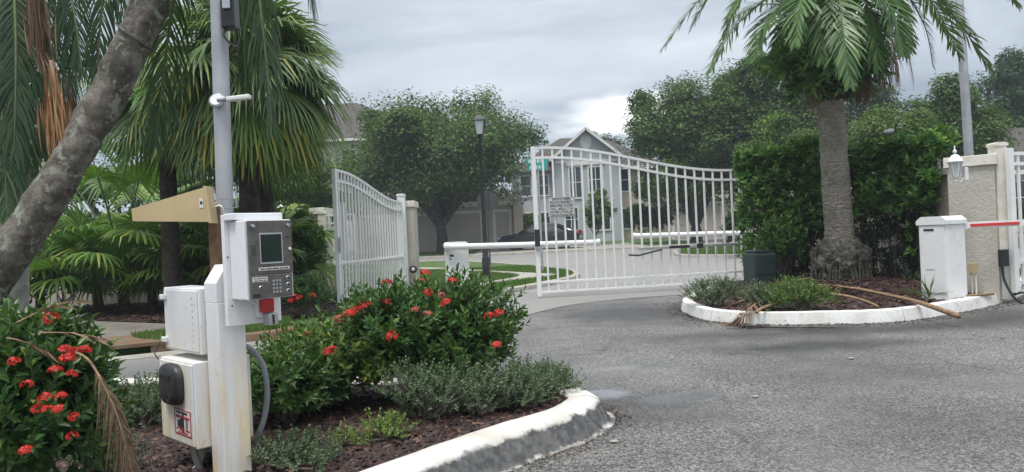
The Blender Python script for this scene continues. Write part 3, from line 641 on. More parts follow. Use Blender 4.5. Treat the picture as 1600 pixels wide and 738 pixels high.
MB().box(x0 + .01, x1 - .01, -0.0475, -0.0455, z0 + .01, z0 + .01 + bw).box(x0 + .01, x1 - .01, -0.0475, -0.0455, z1 - .01 - bw, z1 - .01).box(x0 + .01, x0 + .01 + bw, -0.0475, -0.0455, z0 + .01 + bw, z1 - .01 - bw).box(x1 - .01 - bw, x1 - .01, -0.0475, -0.0455, z0 + .01 + bw, z1 - .01 - bw).build('sign_border', 'black_print', sgn)
lines = ['SADDLE CREEK', 'PRIVATE PROPERTY', 'IMPROPER ACCESS', 'WILL RESULT IN', 'PROSECUTION BY', 'THE AUTHORITIES']
hgt = z1 - z0
for i, s_ in enumerate(lines):
    zz = z1 - hgt * (0.115 + 0.155 * i + (0.03 if i > 1 else 0))
    text(s_, hgt * 0.165, 'black_print', sgn, upright((x0 + x1) / 2, -0.0465, zz), bold=0.0012, fit=(x1 - x0) * (.86 if len(s_) > 13 else .7))
MB().box(x0 + .03, x1 - .03, -0.0475, -0.0455, z1 - hgt * 0.355, z1 - hgt * 0.345).build('sign_rule', 'black_print', sgn)

# left leaf standing open towards the camera
HL = P(630, 400, 16.3); FL = P(528, 400, 13.0)
gL, LL, _ = gate_leaf('swing_gate', 'white picket gate leaf swung open beside the left pillar', (FL.x, FL.y, 0), (HL.x, HL.y, 0), P(522, 266, 13.0).z, P(629, 316, 16.3).z, 0.22, 22, (0.245, 0.86), pw=0.036)
MB().box(0.28, 0.5, 0.02, 0.05, 1.05, 1.95, bev=0.004).build('lock_guard', 'white_paint', gL)
MB().box(-0.05, 0.03, -0.06, -0.037, 1.05, 1.32, bev=0.005).build('lock_plate', 'steel', gL)
def post(name, label, px, y, ztop, w_, mat, zb=0.08):
    p = P(px, 400, y); t = thing(name, label, 'post', (p.x, y, zb)); h = ztop - zb
    MB().box(-w_ / 2, w_ / 2, -w_ / 2, w_ / 2, 0, h - 0.05, bev=0.006).build('post_shaft', mat, t)
    MB().prism([(-w_ / 2 - .012, h - 0.05), (w_ / 2 + .012, h - 0.05), (w_ / 2 + .012, h - 0.018), (w_ / 2 - .03, h), (-w_ / 2 + .03, h), (-w_ / 2 - .012, h - 0.018)], w_ + .024, Matrix.Translation((0, -w_ / 2 - .012, 0))).build('post_cap', mat, t)
    return t
post('gate_post', 'capped white gate post at the hinge of the open leaf', 631, 16.5, P(629, 303, 16.5).z, 0.17, 'white_paint')
pp = post('gate_post', 'cream white post between stucco wall and narrow side gate', 506, 15.6, P(502, 331, 15.6).z, 0.15, 'cream_paint')
MB().tube([(0.0, -0.09, 0.35), (-0.03, -0.13, 0.55), (0.02, -0.10, 0.72)], 0.012, 6).build('latch_cable', 'black_plastic', pp)
MB().box(-0.03, 0.03, -0.10, -0.077, 1.35, 1.55, bev=0.004).build('hinge_plate', 'steel', pp)
post('gate_post', 'tall cream capped post at the right stucco pillar', 1566, 9.85, P(1562, 223, 9.85).z, 0.16, 'cream_paint', 0.05)
# narrow side gate between post and leaf
sg0, sg1 = P(513, 400, 15.6), P(560, 400, 15.7)
t = thing('side_gate', 'narrow white side gate mostly hidden behind the open leaf', 'gate', (sg0.x, 15.62, 0.1), 0.06)
Ls = sg1.x - sg0.x
for z in (1.72, 1.55, 0.82, 0.14): MB().box(0, Ls, -0.018, 0.018, z - .02, z + .02).build('rail', 'white_paint', t)
for i in range(6): MB().box(0.03 + i * 0.11, 0.06 + i * 0.11, -0.014, 0.014, 0.1, 1.74).build('picket', 'white_paint', t)
# far-right leaf, standing open
zr1 = P(1583, 233, 9.6).z
t = thing('swing_gate', 'white entry gate leaf cut off by the right photo edge', 'gate', P(1585, 400, 9.7).to_tuple()[:2] + (0.12,), R_(20))
for z in (0.15, 0.42, 1.72, zr1 - 0.17): MB().box(0, 1.6, -0.02, 0.02, z - .022, z + .022).build('rail', 'white_paint', t)
MB().box(-0.045, 0.035, -0.035, 0.035, 0.02, zr1 - 0.1, bev=0.005).build('end_stile', 'white_paint', t)
for i in range(9): MB().box(0.13 + i * 0.16, 0.16 + i * 0.16, -0.015, 0.015, 0.05, zr1 - 0.16).build('picket', 'white_paint', t)

# ================================================================== STUCCO PILLARS AND WALLS
def pillar(name, label, x0, x1, y0, y1, zt, zb=0.0, mat='stucco_wall', rz=0, cap=0.14, cat='pillar'):
    cx, cy = (x0 + x1) / 2, (y0 + y1) / 2; t = thing(name, label, cat, (cx, cy, zb), rz); a, b, h = (x1 - x0) / 2, (y1 - y0) / 2, zt - zb
    MB().box(-a, a, -b, b, 0, h - cap, bev=0.012).build('pillar_body', mat, t)
    MB().box(-a - .035, a + .035, -b - .035, b + .035, h - cap, h, bev=0.008).build('coping', 'trim_white' if mat != 'stucco_wall' else 'cream_paint', t)
    return t
pc_ = P(1522, 300, 10.05)
pr = pillar('stucco_pillar', 'rough stucco pillar with white lantern and junction box', pc_.x - .27, pc_.x + .27, 10.05 - .25, 10.05 + .25, P(1520, 244, 9.9).z, 0.0, rz=R_(-40))
a, b = P(1176, 300, 14.7), P(1262, 300, 14.7)
pillar('stucco_pillar', 'stucco pillar half hidden by hedge at the gate hinge', a.x, b.x, 14.7, 15.25, 2.15)
pb = P(647, 300, 16.6)
pillar('stucco_pillar', 'narrow stucco pillar behind the capped gate hinge post', pb.x - 0.40, pb.x - .04, 16.62, 17.3, P(640, 314, 16.6).z, 0.05)
a, b = P(478, 300, 15.7), P(505, 300, 15.7)
pillar('stucco_pillar', 'stucco wall end beside the cream side gate post', a.x - 0.35, b.x - 0.04, 15.75, 16.5, P(490, 325, 15.7).z, 0.05)
# walls
wl = thing('stucco_wall', 'long low stucco wall behind the fan palms', 'wall', (-9.5, 16.3, 0.05))
MB().box(-6.0, 4.6, -0.1, 0.1, 0, 1.7).build('wall_body', 'stucco_wall', wl); MB().box(-6.0, 4.6, -0.13, 0.13, 1.702, 1.8, bev=0.006).build('coping', 'cream_paint', wl)
p0, p1 = Vector((6.72, 10.4, 0.1)), Vector((7.0, 14.9, 0.1)); dd = p1 - p0
wr = thing('stucco_wall', 'stucco wall hidden behind the hedge and palm', 'wall', p0, math.atan2(dd.y, dd.x))
MB().box(0, dd.length, -0.1, 0.1, 0, 1.72).build('wall_body', 'stucco_wall', wr); MB().box(0, dd.length, -0.13, 0.13, 1.722, 1.83, bev=0.006).build('coping', 'cream_paint', wr)
# ring bell on narrow pillar
q = P(646, 421, 16.5); t = thing('door_bell', 'small black and white ring fixed on narrow stucco pillar', 'bell', (q.x, 16.5, q.z))
MB().lathe([(0.0, 0), (0.085, 0), (0.085, 0.04), (0.06, 0.05), (0.0, 0.05)], 18, M=Matrix.Rotation(R_(90), 4, 'X')).build('ring', 'black_plastic', t, smooth=True, angle=30)
MB().lathe([(0.0, 0.051), (0.045, 0.051), (0.03, 0.065), (0.0, 0.07)], 14, M=Matrix.Rotation(R_(90), 4, 'X')).build('button', 'trim_white', t, smooth=True)
# wall lanterns
def lantern(label, px, py, y, h, side=1):
    q = P(px, py, y); t = thing('wall_lantern', label, 'lantern', q); s = h / 0.62
    def L(prof, n=6): return MB().lathe([(r * s, z * s) for r, z in prof], n)
    L([(0.02, 0.0), (0.035, 0.02), (0.02, 0.05), (0.055, 0.08), (0.06, 0.095), (0.0, 0.096)]).build('lantern_base', 'trim_white', t)
    L([(0.052, 0.10), (0.098, 0.33)]).build('lantern_glass', 'lamp_glass', t)
    for i in range(6):
        a_ = 2 * math.pi * (i + 0.5) / 6; MB().beam((0.056 * s * math.cos(a_), 0.056 * s * math.sin(a_), 0.095 * s), (0.102 * s * math.cos(a_), 0.102 * s * math.sin(a_), 0.335 * s), 0.014 * s, 0.014 * s, (0, 1, 0)).build('lantern_rib', 'trim_white', t)
    r_ = L([(0.125, 0.333), (0.13, 0.35), (0.10, 0.40), (0.06, 0.45), (0.03, 0.47), (0.0, 0.471)], 12).build('lantern_roof', 'trim_white', t, smooth=True, angle=40)
    L([(0.012, 0.468), (0.012, 0.485), (0.032, 0.50), (0.036, 0.52), (0.02, 0.545), (0.008, 0.57), (0.014, 0.585), (0.004, 0.62), (0, 0.62)], 10).build('finial', 'trim_white', r_, smooth=True)
    MB().box(side * 0.13 * s, side * 0.19 * s, -0.05 * s, 0.05 * s, 0.02 * s, 0.24 * s, bev=0.01 * s).build('back_plate', 'trim_white', t)
    MB().tube([(side * 0.15 * s, 0, 0.08 * s), (side * 0.08 * s, 0, 0.0), (0, 0, 0.01 * s)], 0.014 * s, 6).build('bracket', 'trim_white', t, smooth=True)
    return t
lantern('white six sided lantern on the right stucco pillar', 1494, 285, 9.62, 0.48, 1)
lantern('small white lantern seen above the call box screen', 439, 340, 15.6, 0.36, 1)
# junction box
q = P(1518, 425, 9.78); t = thing('junction_box', 'small tan junction box with two conduits on the pillar', 'box', (q.x, 9.74, q.z - 0.02), R_(-40))
MB().box(-0.05, 0.05, -0.03, 0.03, 0, 0.14, bev=0.006).build('box_body', 'antenna_tan', t)
for x in (-0.022, 0.022): MB().tube([(x, 0, 0.0), (x, 0, -0.33)], 0.013, 8).build('conduit', 'cream_paint', t)
q = P(1566, 402, 9.7); t = thing('card_reader', 'black hooded reader with looping cable on the right post', 'reader', (q.x, 9.7, q.z))
MB().prism([(-0.055, -0.12), (0.055, -0.12), (0.055, 0.09), (0.075, 0.10), (-0.055, 0.10)], 0.09, Matrix.Translation((0, -0.05, 0))).build('reader_body', 'black_plastic', t)
z_ = -q.z
MB().tube(catmull([(-0.01, -0.01, -0.11), (0.0, -0.02, -0.3), (0.06, -0.1, -0.52), (0.17, -0.16, -0.62), (0.24, -0.14, -0.55), (0.2, -0.08, -0.47), (0.13, 0.0, -0.50)], 5), 0.016, 8).build('cable', 'black_plastic', t, smooth=True)

# ================================================================== BARRIERS
def barrier(label, loc, rz, wx, wy, h, arm, sc_=1.0):
    t = thing('barrier_gate', label, 'barrier', loc, rz)
    MB().box(-wx / 2, wx / 2, -wy / 2, wy / 2, 0, h * 0.9, bev=0.008).build('cabinet', 'white_paint', t)
    lid = MB().prism([(-wx / 2 - .02, h * .9 + .002), (wx / 2 + .02, h * .9 + .002), (wx / 2 + .02, h * .95), (wx / 2 - .05, h), (-wx / 2 + .05, h), (-wx / 2 - .02, h * .95)], wy + .04, Matrix.Translation((0, -wy / 2 - .02, 0))).build('cabinet_lid', 'white_paint', t)
    MB().box(-wx / 2 - .03, wx / 2 + .03, -wy / 2 - .03, wy / 2 + .03, -.01, .025, bev=.004).build('base_plate', 'galvanised', t)
    return t, lid
RB = G(1476, 466, 0.13)
bR, lid = barrier('white barrier cabinet with red striped arm at right', (RB.x, RB.y, 0.11), R_(-66), 0.38, 0.36, P(1470, 338, RB.y).z - 0.11, None)
hb = P(1470, 338, RB.y).z - 0.11
MB().box(-0.165, 0.165, -0.189, -0.181, 0.1, hb * 0.87, bev=0.003).build('door_panel', 'white_paint', bR)
MB().box(-0.11, 0.03, -0.194, -0.19, hb * 0.83, hb * 0.855).build('maker_label', 'label_maroon', bR); MB().box(-0.10, 0.0, -0.1965, -0.1945, hb * 0.838, hb * 0.848).build('label_text', 'black_print', bR)
MB().tube([(-0.04, -0.165, hb * 0.965), (0.0, -0.19, hb * 0.975), (0.04, -0.165, hb * 0.965)], 0.008, 6).build('lid_latch', 'black_plastic', lid)
MB().box(-0.10, 0.02, -0.1935, -0.19, 0.4, 0.406).build('panel_seam', 'galvanised', bR)
za = P(1510, 352, RB.y).z - 0.11; ca, sa = math.cos(R_(66)), math.sin(R_(66))
def arml(x, y, z): return (x * ca - y * sa, x * sa + y * ca, z)
armdir = -0.03
def armseg(x0, x1, nm, mat, hh=0.05, dz=0.0):
    mb = MB(); A_ = arml(x0, -0.03 + armdir * x0, za + dz); B_ = arml(x1, -0.03 + armdir * x1, za + dz); mb.beam(A_, B_, 0.035, hh); return mb.build(nm, mat, bR)
arm = armseg(0.14, 3.4, 'arm', 'white_paint', 0.08)
for i in range(4):
    o_ = armseg(0.34 + 0.78 * i, 0.34 + 0.78 * i + 0.62, 'arm_stripe', 'arm_red', 0.036, -0.004); o_.data.transform(Matrix.Translation((.012 * math.sin(R_(66)), -.012 * math.cos(R_(66)), 0)))
    o_.parent = arm
MB().beam(arml(.19, -.03, za), arml(.29, -.033, za), .11, .10).build('arm_hub', 'white_paint', bR)

LB = G(716, 458, 0.1)
hl = P(716, 378, LB.y).z - 0.1
bL, lid = barrier('white barrier cabinet standing on the lawn with long white arm', (LB.x, LB.y, 0.1), R_(8), 0.46, 0.48, hl, None)
MB().box(-0.15, -0.07, -0.246, -0.241, hl * .72, hl * .76).box(-0.15, -0.12, -0.246, -0.241, hl * .66, hl * .69).build('maker_label', 'black_print', bL)
MB().lathe([(0, 0), (0.014, 0), (0.014, 0.01), (0, 0.01)], 8, M=Matrix.Translation((0.02, -0.24, hl * .58)) @ Matrix.Rotation(R_(90), 4, 'X')).build('lock', 'black_plastic', bL)
zA = P(700, 384, LB.y - 0.3).z - 0.1
e1 = P(935, 379, LB.y - 0.2)
cb, sb = math.cos(-R_(8)), math.sin(-R_(8))
def bl(p): x, y, z = p[0] - LB.x, p[1] - LB.y, p[2] - 0.1; return (x * cb - y * sb, x * sb + y * cb, z)
s1 = P(697, 386, LB.y - 0.35)
MB().tube([bl(s1), bl(P(815, 383, LB.y - 0.28)), bl(e1)], 0.058, 10).build('arm', 'white_paint', bL, smooth=True, angle=40)
MB().tube([bl(s1 + Vector((-0.03, 0, 0))), bl(s1 + Vector((0.06, 0, 0)))], 0.085, 10).build('arm_end_cap', 'trim_white', bL, smooth=True, angle=40)
MB().tube([bl(e1 + Vector((-0.04, 0, 0))), bl(e1 + Vector((0.03, 0, 0)))], 0.072, 10).build('arm_end_cap', 'trim_white', bL, smooth=True, angle=40)
# third arm reaching from behind the hedge
a, b = P(990, 369, 16.6), P(1190, 363.5, 16.4)
t = thing('barrier_gate', 'white barrier arm reaching out from behind the hedged pillar', 'barrier', (b.x + 0.35, 16.4, 0.0))
o = Vector(t.location)
MB().tube([a - o, b - o, b - o + Vector((0.4, 0, 0))], 0.058, 10).build('arm', 'white_paint', t, smooth=True, angle=40)
MB().tube([a - o + Vector((-.03, 0, 0)), a - o + Vector((.04, 0, 0))], 0.072, 10).build('arm_end_cap', 'trim_white', t, smooth=True, angle=40)
MB().box(-0.2, 0.25, 0.1, 0.55, 0, 1.05, bev=0.01).build('cabinet', 'white_paint', t); MB().box(-0.23, 0.28, 0.07, 0.58, 1.053, 1.15, bev=0.03).build('cabinet_lid', 'white_paint', t)
# green utility pedestal
q = G(1187, 449, 0.13); t = thing('utility_pedestal', 'dark green utility cabinet half under the hedge', 'utility box', (q.x, q.y, 0.1), R_(12))
hu = P(1187, 391, q.y).z - 0.1
MB().box(-0.19, 0.22, -0.2, 0.2, 0, hu * 0.93, bev=0.03).build('cabinet', 'utility_green', t); MB().box(-0.15, 0.18, -0.214, -0.201, 0.26, hu * 0.88, bev=0.006).build('door', 'utility_green', t)
MB().box(-0.16, 0.19, -0.15, 0.15, hu * .935, hu, bev=0.02).build('cabinet_lid', 'utility_green', t)

# ================================================================== CALL BOX, CABINETS, POLE
KY, KA = 3.5, R_(46)
kp = P(357, 600, KY); KO = Vector((kp.x, KY, 0.09))
KM = Matrix.Translation(KO) @ Matrix.Rotation(KA, 4, 'Z')
kio = thing('call_box', 'white steel call box post with grey keypad panel and screen', 'call box', KO, KA)
def kz(py, px=380): return P(px, py, KY).z - 0.09          # height above the kiosk base of a pixel row
# post with slanted head
MB().box(-0.066, 0.066, -0.066, 0.066, 0, kz(470), bev=0.004).build('post_shaft', 'kiosk_white', kio)
zt0, zt1 = kz(470), kz(412)
MB().prism([(-0.066, zt0 + .001), (0.066, zt0 + .001), (0.066, zt1), (-0.01, zt1), (-0.066, kz(440))], 0.13, Matrix.Translation((0, -0.065, 0))).build('post_head', 'kiosk_white', kio)
# carrier plate, leaning forwards a little
PW0, PW1 = -0.045, 0.222; pzb, pzt = kz(505, 400), kz(336, 390)
MB().box(PW0, PW1, -0.125, -0.095, pzb, pzt, bev=0.003).build('back_plate', 'kiosk_white', kio)
MB().box(PW0 - .0, PW1 - 0.01, -0.20, -0.127, pzt - 0.028, pzt + 0.004, bev=0.004).build('rain_hood', 'kiosk_white', kio)
for q4 in ((PW0 + .012, pzt - .195), (PW0 + .022, pzb + .095)): MB().lathe([(0, 0), (.004, 0), (.004, .002), (0, .002)], 8, M=Matrix.Translation((q4[0], -0.126, q4[1])) @ Matrix.Rotation(R_(90), 4, 'X')).build('bolt_hole', 'black_plastic', kio)
MB().lathe([(0, 0), (0.009, 0), (0.009, 0.002), (0, 0.002)], 10, M=Matrix.Translation((PW0 + .05, -0.126, pzb + 0.125)) @ Matrix.Rotation(R_(90), 4, 'X')).build('cable_hole', 'black_plastic', kio)
# housing and face panel
ux0, ux1, uzb, uzt = -0.01, 0.205, kz(462, 425), kz(346, 425); D0, D1 = -0.275, -0.127
MB().box(ux0 - .012, ux1 + .004, D0, D1, uzb - .004, uzt + .004, bev=0.005).build('housing', 'kiosk_white', kio)
uh = uzt - uzb; uw = ux1 - ux0
pan = MB().box(ux0, ux1, D0 - .014, D0 - .001, uzb + uh * 0.30 + .001, uzt, bev=0.003).build('screen_panel', 'panel_grey', kio)
pan2 = MB().box(ux0, ux1 - .012, D0 - .022, D0 - .001, uzb, uzb + uh * 0.30, bev=0.003).build('keypad_panel', 'panel_grey', kio)
fy = D0 - .0145
def fx(u): return ux0 + uw * u
def fz(v): return uzb + uh * v
mbf = MB()
for (a0, a1, b0, b1) in ((.24, .26, .44, .84), (.74, .76, .44, .84), (.26, .74, .82, .84), (.26, .74, .44, .46)): mbf.box(fx(a0), fx(a1), fy - .003, fy + .0, fz(b0), fz(b1))
mbf.build('screen_frame', 'galvanised', pan)
MB().box(fx(.26), fx(.74), fy - .0015, fy + .0002, fz(.46), fz(.82)).build('screen', 'screen_green', pan)
MB().box(fx(.20), fx(.90), fy - .002, fy, fz(.355), fz(.395)).build('instruction_strip', 'sticker_white', pan)
wordbars((4, 1, 5, 7, 4, 4), uw * .64, uh * .016, 'black_print', pan, upright(fx(.55), fy - .0021, fz(.374)))
def knob(px_, pz_, r, mat, nm, par, dep=.008, y=None):
    y = fy if y is None else y
    return MB().lathe([(r, 0), (r, dep * .6), (r * .75, dep), (0, dep)], 14, M=Matrix.Translation((px_, y, pz_)) @ Matrix.Rotation(R_(90), 4, 'X')).build(nm, mat, par, smooth=True, angle=40)
knob(fx(.1), fz(.93), .009, 'steel', 'lock', pan, .014); knob(fx(.9), fz(.93), .009, 'steel', 'lock', pan, .014)
knob(fx(.93), fz(.62), .007, 'sticker_white', 'indicator', pan); knob(fx(.88), fz(.78), .003, 'black_plastic', 'camera_pinhole', pan)
for i in range(4):
    for j in range(4): knob(fx(.06 + j * .025), fz(.57 + i * .035), .0022, 'black_plastic', 'speaker_hole', pan, .002)
ky = D0 - .0225
for r in range(4):
    for c in range(3): MB().box(fx(.47 + c * .075), fx(.52 + c * .075), ky - .004, ky, fz(.055 + r * .048), fz(.085 + r * .048), bev=.001).build('key', 'steel', pan2)
for i in range(3):
    knob(fx(.83), fz(.07 + i * .085), .011, 'steel', 'button_ring', pan2, .006, ky); knob(fx(.83), fz(.07 + i * .085), .007, 'black_plastic', 'button', pan2, .010, ky)
MB().box(fx(.03), fx(.36), ky - .002, ky, fz(.215), fz(.275)).build('name_label', 'sticker_white', pan2)
for i in range(2): wordbars((3, 6, 5) if i == 0 else (4, 5, 3), uw * .28, uh * .010, 'black_print', pan2, upright(fx(.195), ky - .0021, fz(.258 - i * .028)))
knob(fx(.2), fz(.14), .009, 'steel', 'button_ring', pan2, .006, ky); knob(fx(.2), fz(.14), .006, 'black_plastic', 'button', pan2, .009, ky)
MB().box(fx(.03), fx(.19), ky - .003, ky, fz(.02), fz(.06)).build('maker_plate', 'black_plastic', pan2)
MB().tube([(fx(.4), -0.15, uzb - .03), (fx(.2), -0.16, uzb - .005), (fx(0), -0.15, uzb - .006)], .006, 6).build('drip_cable', 'kiosk_white', kio)
# card reader under it
MB().box(fx(.43), fx(.80), -0.16, -0.127, pzb + .03, uzb - .006, bev=.004).build('reader_bracket', 'kiosk_white', kio)
MB().box(fx(.47), fx(.76), -0.19, -0.161, uzb - .075, uzb - .012, bev=.004).build('red_block', 'red_plastic', kio)
MB().box(fx(.54), fx(.78), -0.215, -0.161, uzb - .135, uzb - .079, bev=.005).build('card_slot', 'steel', kio); MB().box(fx(.64), fx(.68), -0.219, -0.2155, uzb - .13, uzb - .085).build('slot_gap', 'black_plastic', kio)
# bent tube conduit right of the post
cnd = thing('conduit', 'grey flexible conduit curving down beside the call box post', 'conduit', KO, KA)
MB().tube(catmull([(0.06, 0.1, kz(545)), (0.13, 0.06, kz(548)), (0.195, 0.04, kz(578)), (0.215, 0.04, kz(625)), (0.20, 0.05, kz(665)), (0.17, 0.07, kz(700)), (0.15, 0.08, kz(740))], 5), 0.014, 10).build('conduit_tube', 'conduit_grey', cnd, smooth=True)

# cabinets behind the post
def cabinet(name, label, x0, x1, y0, y1, z0, z1):
    t = thing(name, label, 'cabinet', KO + Vector((0, 0, 0)), KA)
    MB().box(x0, x1, y0, y1, z0, z1, bev=.005).build('cabinet_body', 'kiosk_white', t); return t
cz0, cz1 = kz(556, 290), kz(452, 290)
up = cabinet('upper_cabinet', 'riveted white upper cabinet behind the call box post', -0.09, 0.05, 0.075, 0.50, cz0, cz1)
MB().box(-0.096, -0.0905, 0.09, 0.485, cz0 + .012, cz1 - .012, bev=.002).build('cabinet_door', 'kiosk_white', up)
for zz in (cz0 + .04, cz1 - .06): MB().box(-0.112, -0.097, 0.45, 0.505, zz, zz + .025, bev=.003).build('hinge', 'kiosk_white', up)
for i in range(9): MB().lathe([(0, 0), (.003, 0), (.003, .003), (0, .003)], 6, M=Matrix.Translation((-0.0965, 0.14, cz0 + .03 + i * .03)) @ Matrix.Rotation(R_(-90), 4, 'Y')).build('rivet', 'galvanised', up)
dz0, dz1 = kz(700, 300), kz(566, 300)
lo = cabinet('lower_cabinet', 'white lower cabinet with black oval reader and warning sticker', -0.13, 0.15, 0.075, 0.48, dz0, dz1)
MB().box(-0.138, -0.1305, 0.085, 0.47, dz0 + .012, dz1 - .012, bev=.002).build('cabinet_door', 'kiosk_white', lo)
MB().tube([(-0.136, 0.455, dz0 + .02), (-0.136, 0.455, dz1 - .03)], .006, 6).build('hinge', 'kiosk_white', lo)
# oval reader on the left side (its face is the -x side)
MX = Matrix.Translation((-0.139, 0.285, (kz(575, 270) + kz(636, 270)) / 2)) @ Matrix.Rotation(R_(-90), 4, 'Z')
hh = (kz(572, 270) - kz(638, 270)) / 2
def superell(a_, b_, n, e=3.2): return [(a_ * math.copysign(abs(math.cos(t_)) ** (2 / e), math.cos(t_)), b_ * math.copysign(abs(math.sin(t_)) ** (2 / e), math.sin(t_))) for t_ in (2 * math.pi * i / n for i in range(n))]
mb = MB(); n_ = 28; vs = []
for (s_, dp) in ((1, 0), (1, .022), (.95, .034), (.8, .041), (.4, .044)):
    for (u_, v_) in superell(0.115 * s_, hh * s_, n_): vs.append(MX @ Vector((u_, -dp, v_)))
fs = [(i * n_ + j, i * n_ + (j + 1) % n_, (i + 1) * n_ + (j + 1) % n_, (i + 1) * n_ + j) for i in range(4) for j in range(n_)] + [tuple(range(4 * n_, 5 * n_))]
orr = mb.add(vs, fs).build('oval_reader', 'reader_black', lo, smooth=True, angle=50)
MB().lathe([(.022, .043), (.022, .046), (.016, .046), (.016, .0435)], 16, M=MX @ Matrix.Translation((0.03, 0, -hh * .62)) @ Matrix.Rotation(R_(90), 4, 'X')).build('reader_button', 'black_plastic', orr)
MB().box(-0.06, 0.06, -0.0475, -0.0445, hh * .32, hh * .50, MX).build('reader_logo', 'black_paint', orr)
# sticker
szc = (kz(643, 284) + kz(684, 284)) / 2; sh = (kz(643, 284) - kz(684, 284)) / 2; MS = Matrix.Translation((-0.1385, 0.205, szc)) @ Matrix.Rotation(R_(-90), 4, 'Z')
stk = MB().box(-.098, .098, -.0015, 0, -sh, sh, MS).build('warning_sticker', 'sticker_white', lo)
mbf = MB()
for q4 in ((-.098, .098, sh - .006, sh), (-.098, .098, -sh, -sh + .006), (-.098, -.088, -sh + .006, sh - .006), (.088, .098, -sh + .006, sh - .006)): mbf.box(q4[0], q4[1], -.0022, -.0016, q4[2], q4[3], MS)
mbf.build('sticker_border', 'red_print', stk)
UPR = Matrix.Rotation(R_(90), 4, 'X')
text('SIREN ACTIVATED', sh * .24, 'red_print', stk, MS @ Matrix.Translation((0, -.0024, sh * .38)) @ UPR, bold=.0008, fit=.16)
wordbars((1, 4, 7), .13, sh * .17, 'black_print', stk, MS @ Matrix.Translation((-.01, -.0016, sh * .72)) @ UPR)
text('"YELP"', sh * .22, 'red_print', stk, MS @ Matrix.Translation((-.015, -.0024, -sh * .58)) @ UPR, bold=.0008, fit=.062)
wordbars((2,), .02, sh * .13, 'red_print', stk, MS @ Matrix.Translation((-.07, -.0016, -sh * .58)) @ UPR); wordbars((5,), .05, sh * .13, 'red_print', stk, MS @ Matrix.Translation((.055, -.0016, -sh * .58)) @ UPR)
wordbars((2, 4, 4), .11, sh * .10, 'red_print', stk, MS @ Matrix.Translation((0, -.0016, -sh * .80)) @ UPR)
MB().prism([(-.05, -.025), (-.02, -.025), (.025, -.055 * sh / .065), (.025, .055 * sh / .065), (-.02, .015), (-.05, .01)], .0007, MS @ Matrix.Translation((-.01, -.0023, -.004))).build('siren_symbol', 'black_print', stk)
for r_ in (.03, .045):
    MB().tube([MS @ Vector((.02 + r_ * math.cos(a_) * .8, -.002, -.003 + r_ * math.sin(a_))) for a_ in (-.8, -.4, 0, .4, .8)], .0022, 4).build('siren_wave', 'black_print', stk)
# padlock wire on the left edge
MB().tube([(-.142, .47, dz1 - .012), (-.16, .47, dz1 + .02), (-.13, .47, cz0 + .04)], .003, 5).build('tie_wire', 'black_plastic', lo)
# conduits leaving its underside
for i, (x_, y_, m_) in enumerate(((-.1, .2, 'galvanised'), (-.05, .24, 'cream_paint'))):
    t = thing('conduit', ['corrugated steel conduit dropping from the lower cabinet', 'pale plastic conduit elbow under the lower cabinet'][i], 'conduit', KO, KA)
    MB().tube(catmull([(x_, y_, dz0 - .001), (x_ + .01, y_, dz0 - .06), (x_ + (.035 if i == 0 else -.03), y_, dz0 - .14), (x_ + (.06 if i == 0 else -.12), y_, max(dz0 - .22, .01)), (x_ + (.07 if i == 0 else -.2), y_, .0)], 4), .017, 8).build('conduit_tube', m_, t, smooth=True)
# pole
PY = 3.82
pb_, pt_ = P(352, 340, PY), P(332, -330, PY)
pole = thing('utility_pole', 'galvanised round pole rising behind the call box', 'pole', (pb_.x, PY, 0.08))
MB().tube([(0, 0, 0), (0, 0, 1.3), (pt_.x - pb_.x, 0, pt_.z)], 0.042, 20).build('pole_shaft', 'galvanised', pole, smooth=True, angle=40)
def onpole(px, py): v = P(px, py, PY); return v - Vector(pole.location)
q = onpole(345, 161)
MB().lathe([(0, 0), (.038, 0), (.04, .012), (.03, .02), (0, .02)], 20, M=Matrix.Translation((q.x, -.043, q.z)) @ Matrix.Rotation(R_(72), 4, 'X')).build('lamp_flange', 'steel', pole, smooth=True, angle=30)
MB().tube([(q.x + .01, -.06, q.z + .004), (q.x + .055, -.07, q.z + .004)], .014, 10).build('lamp_stem', 'steel', pole)
MB().box(0, .12, -.02, .02, -.012, .012, Matrix.Translation((q.x + .06, -.07, q.z + .002)) @ Matrix.Rotation(R_(-4), 4, 'Y'), bev=.006).build('lamp_head', 'trim_white', pole)
q = onpole(364, 22); MB().box(-.035, .035, -.06, .02, -.09, .07, Matrix.Translation((q.x, -.02, q.z)), bev=.006).build('camera_housing', 'black_paint', pole)
MB().box(-.02, .02, -.075, -.061, .0, .06, Matrix.Translation((q.x, -.02, q.z)), bev=.004).build('camera_front', 'steel', pole)
MB().tube(catmull([(q.x - .02, -.05, q.z - .09), (q.x - .03, -.06, q.z - .13), (q.x + .03, -.06, q.z - .19), (q.x + .05, -.05, q.z - .13)], 4), .006, 6).build('camera_cable', 'black_plastic', pole)
# timber strapped to the pole
q = P(341, 380, 3.74); t = tag(MB().box(-.02, .025, -.03, .03, 0, 1.35, bev=.004).build('wooden_post', 'wood_brown'), 'brown timber batten standing beside the round pole', 'post'); t.location = (q.x, 3.70, 0.08)
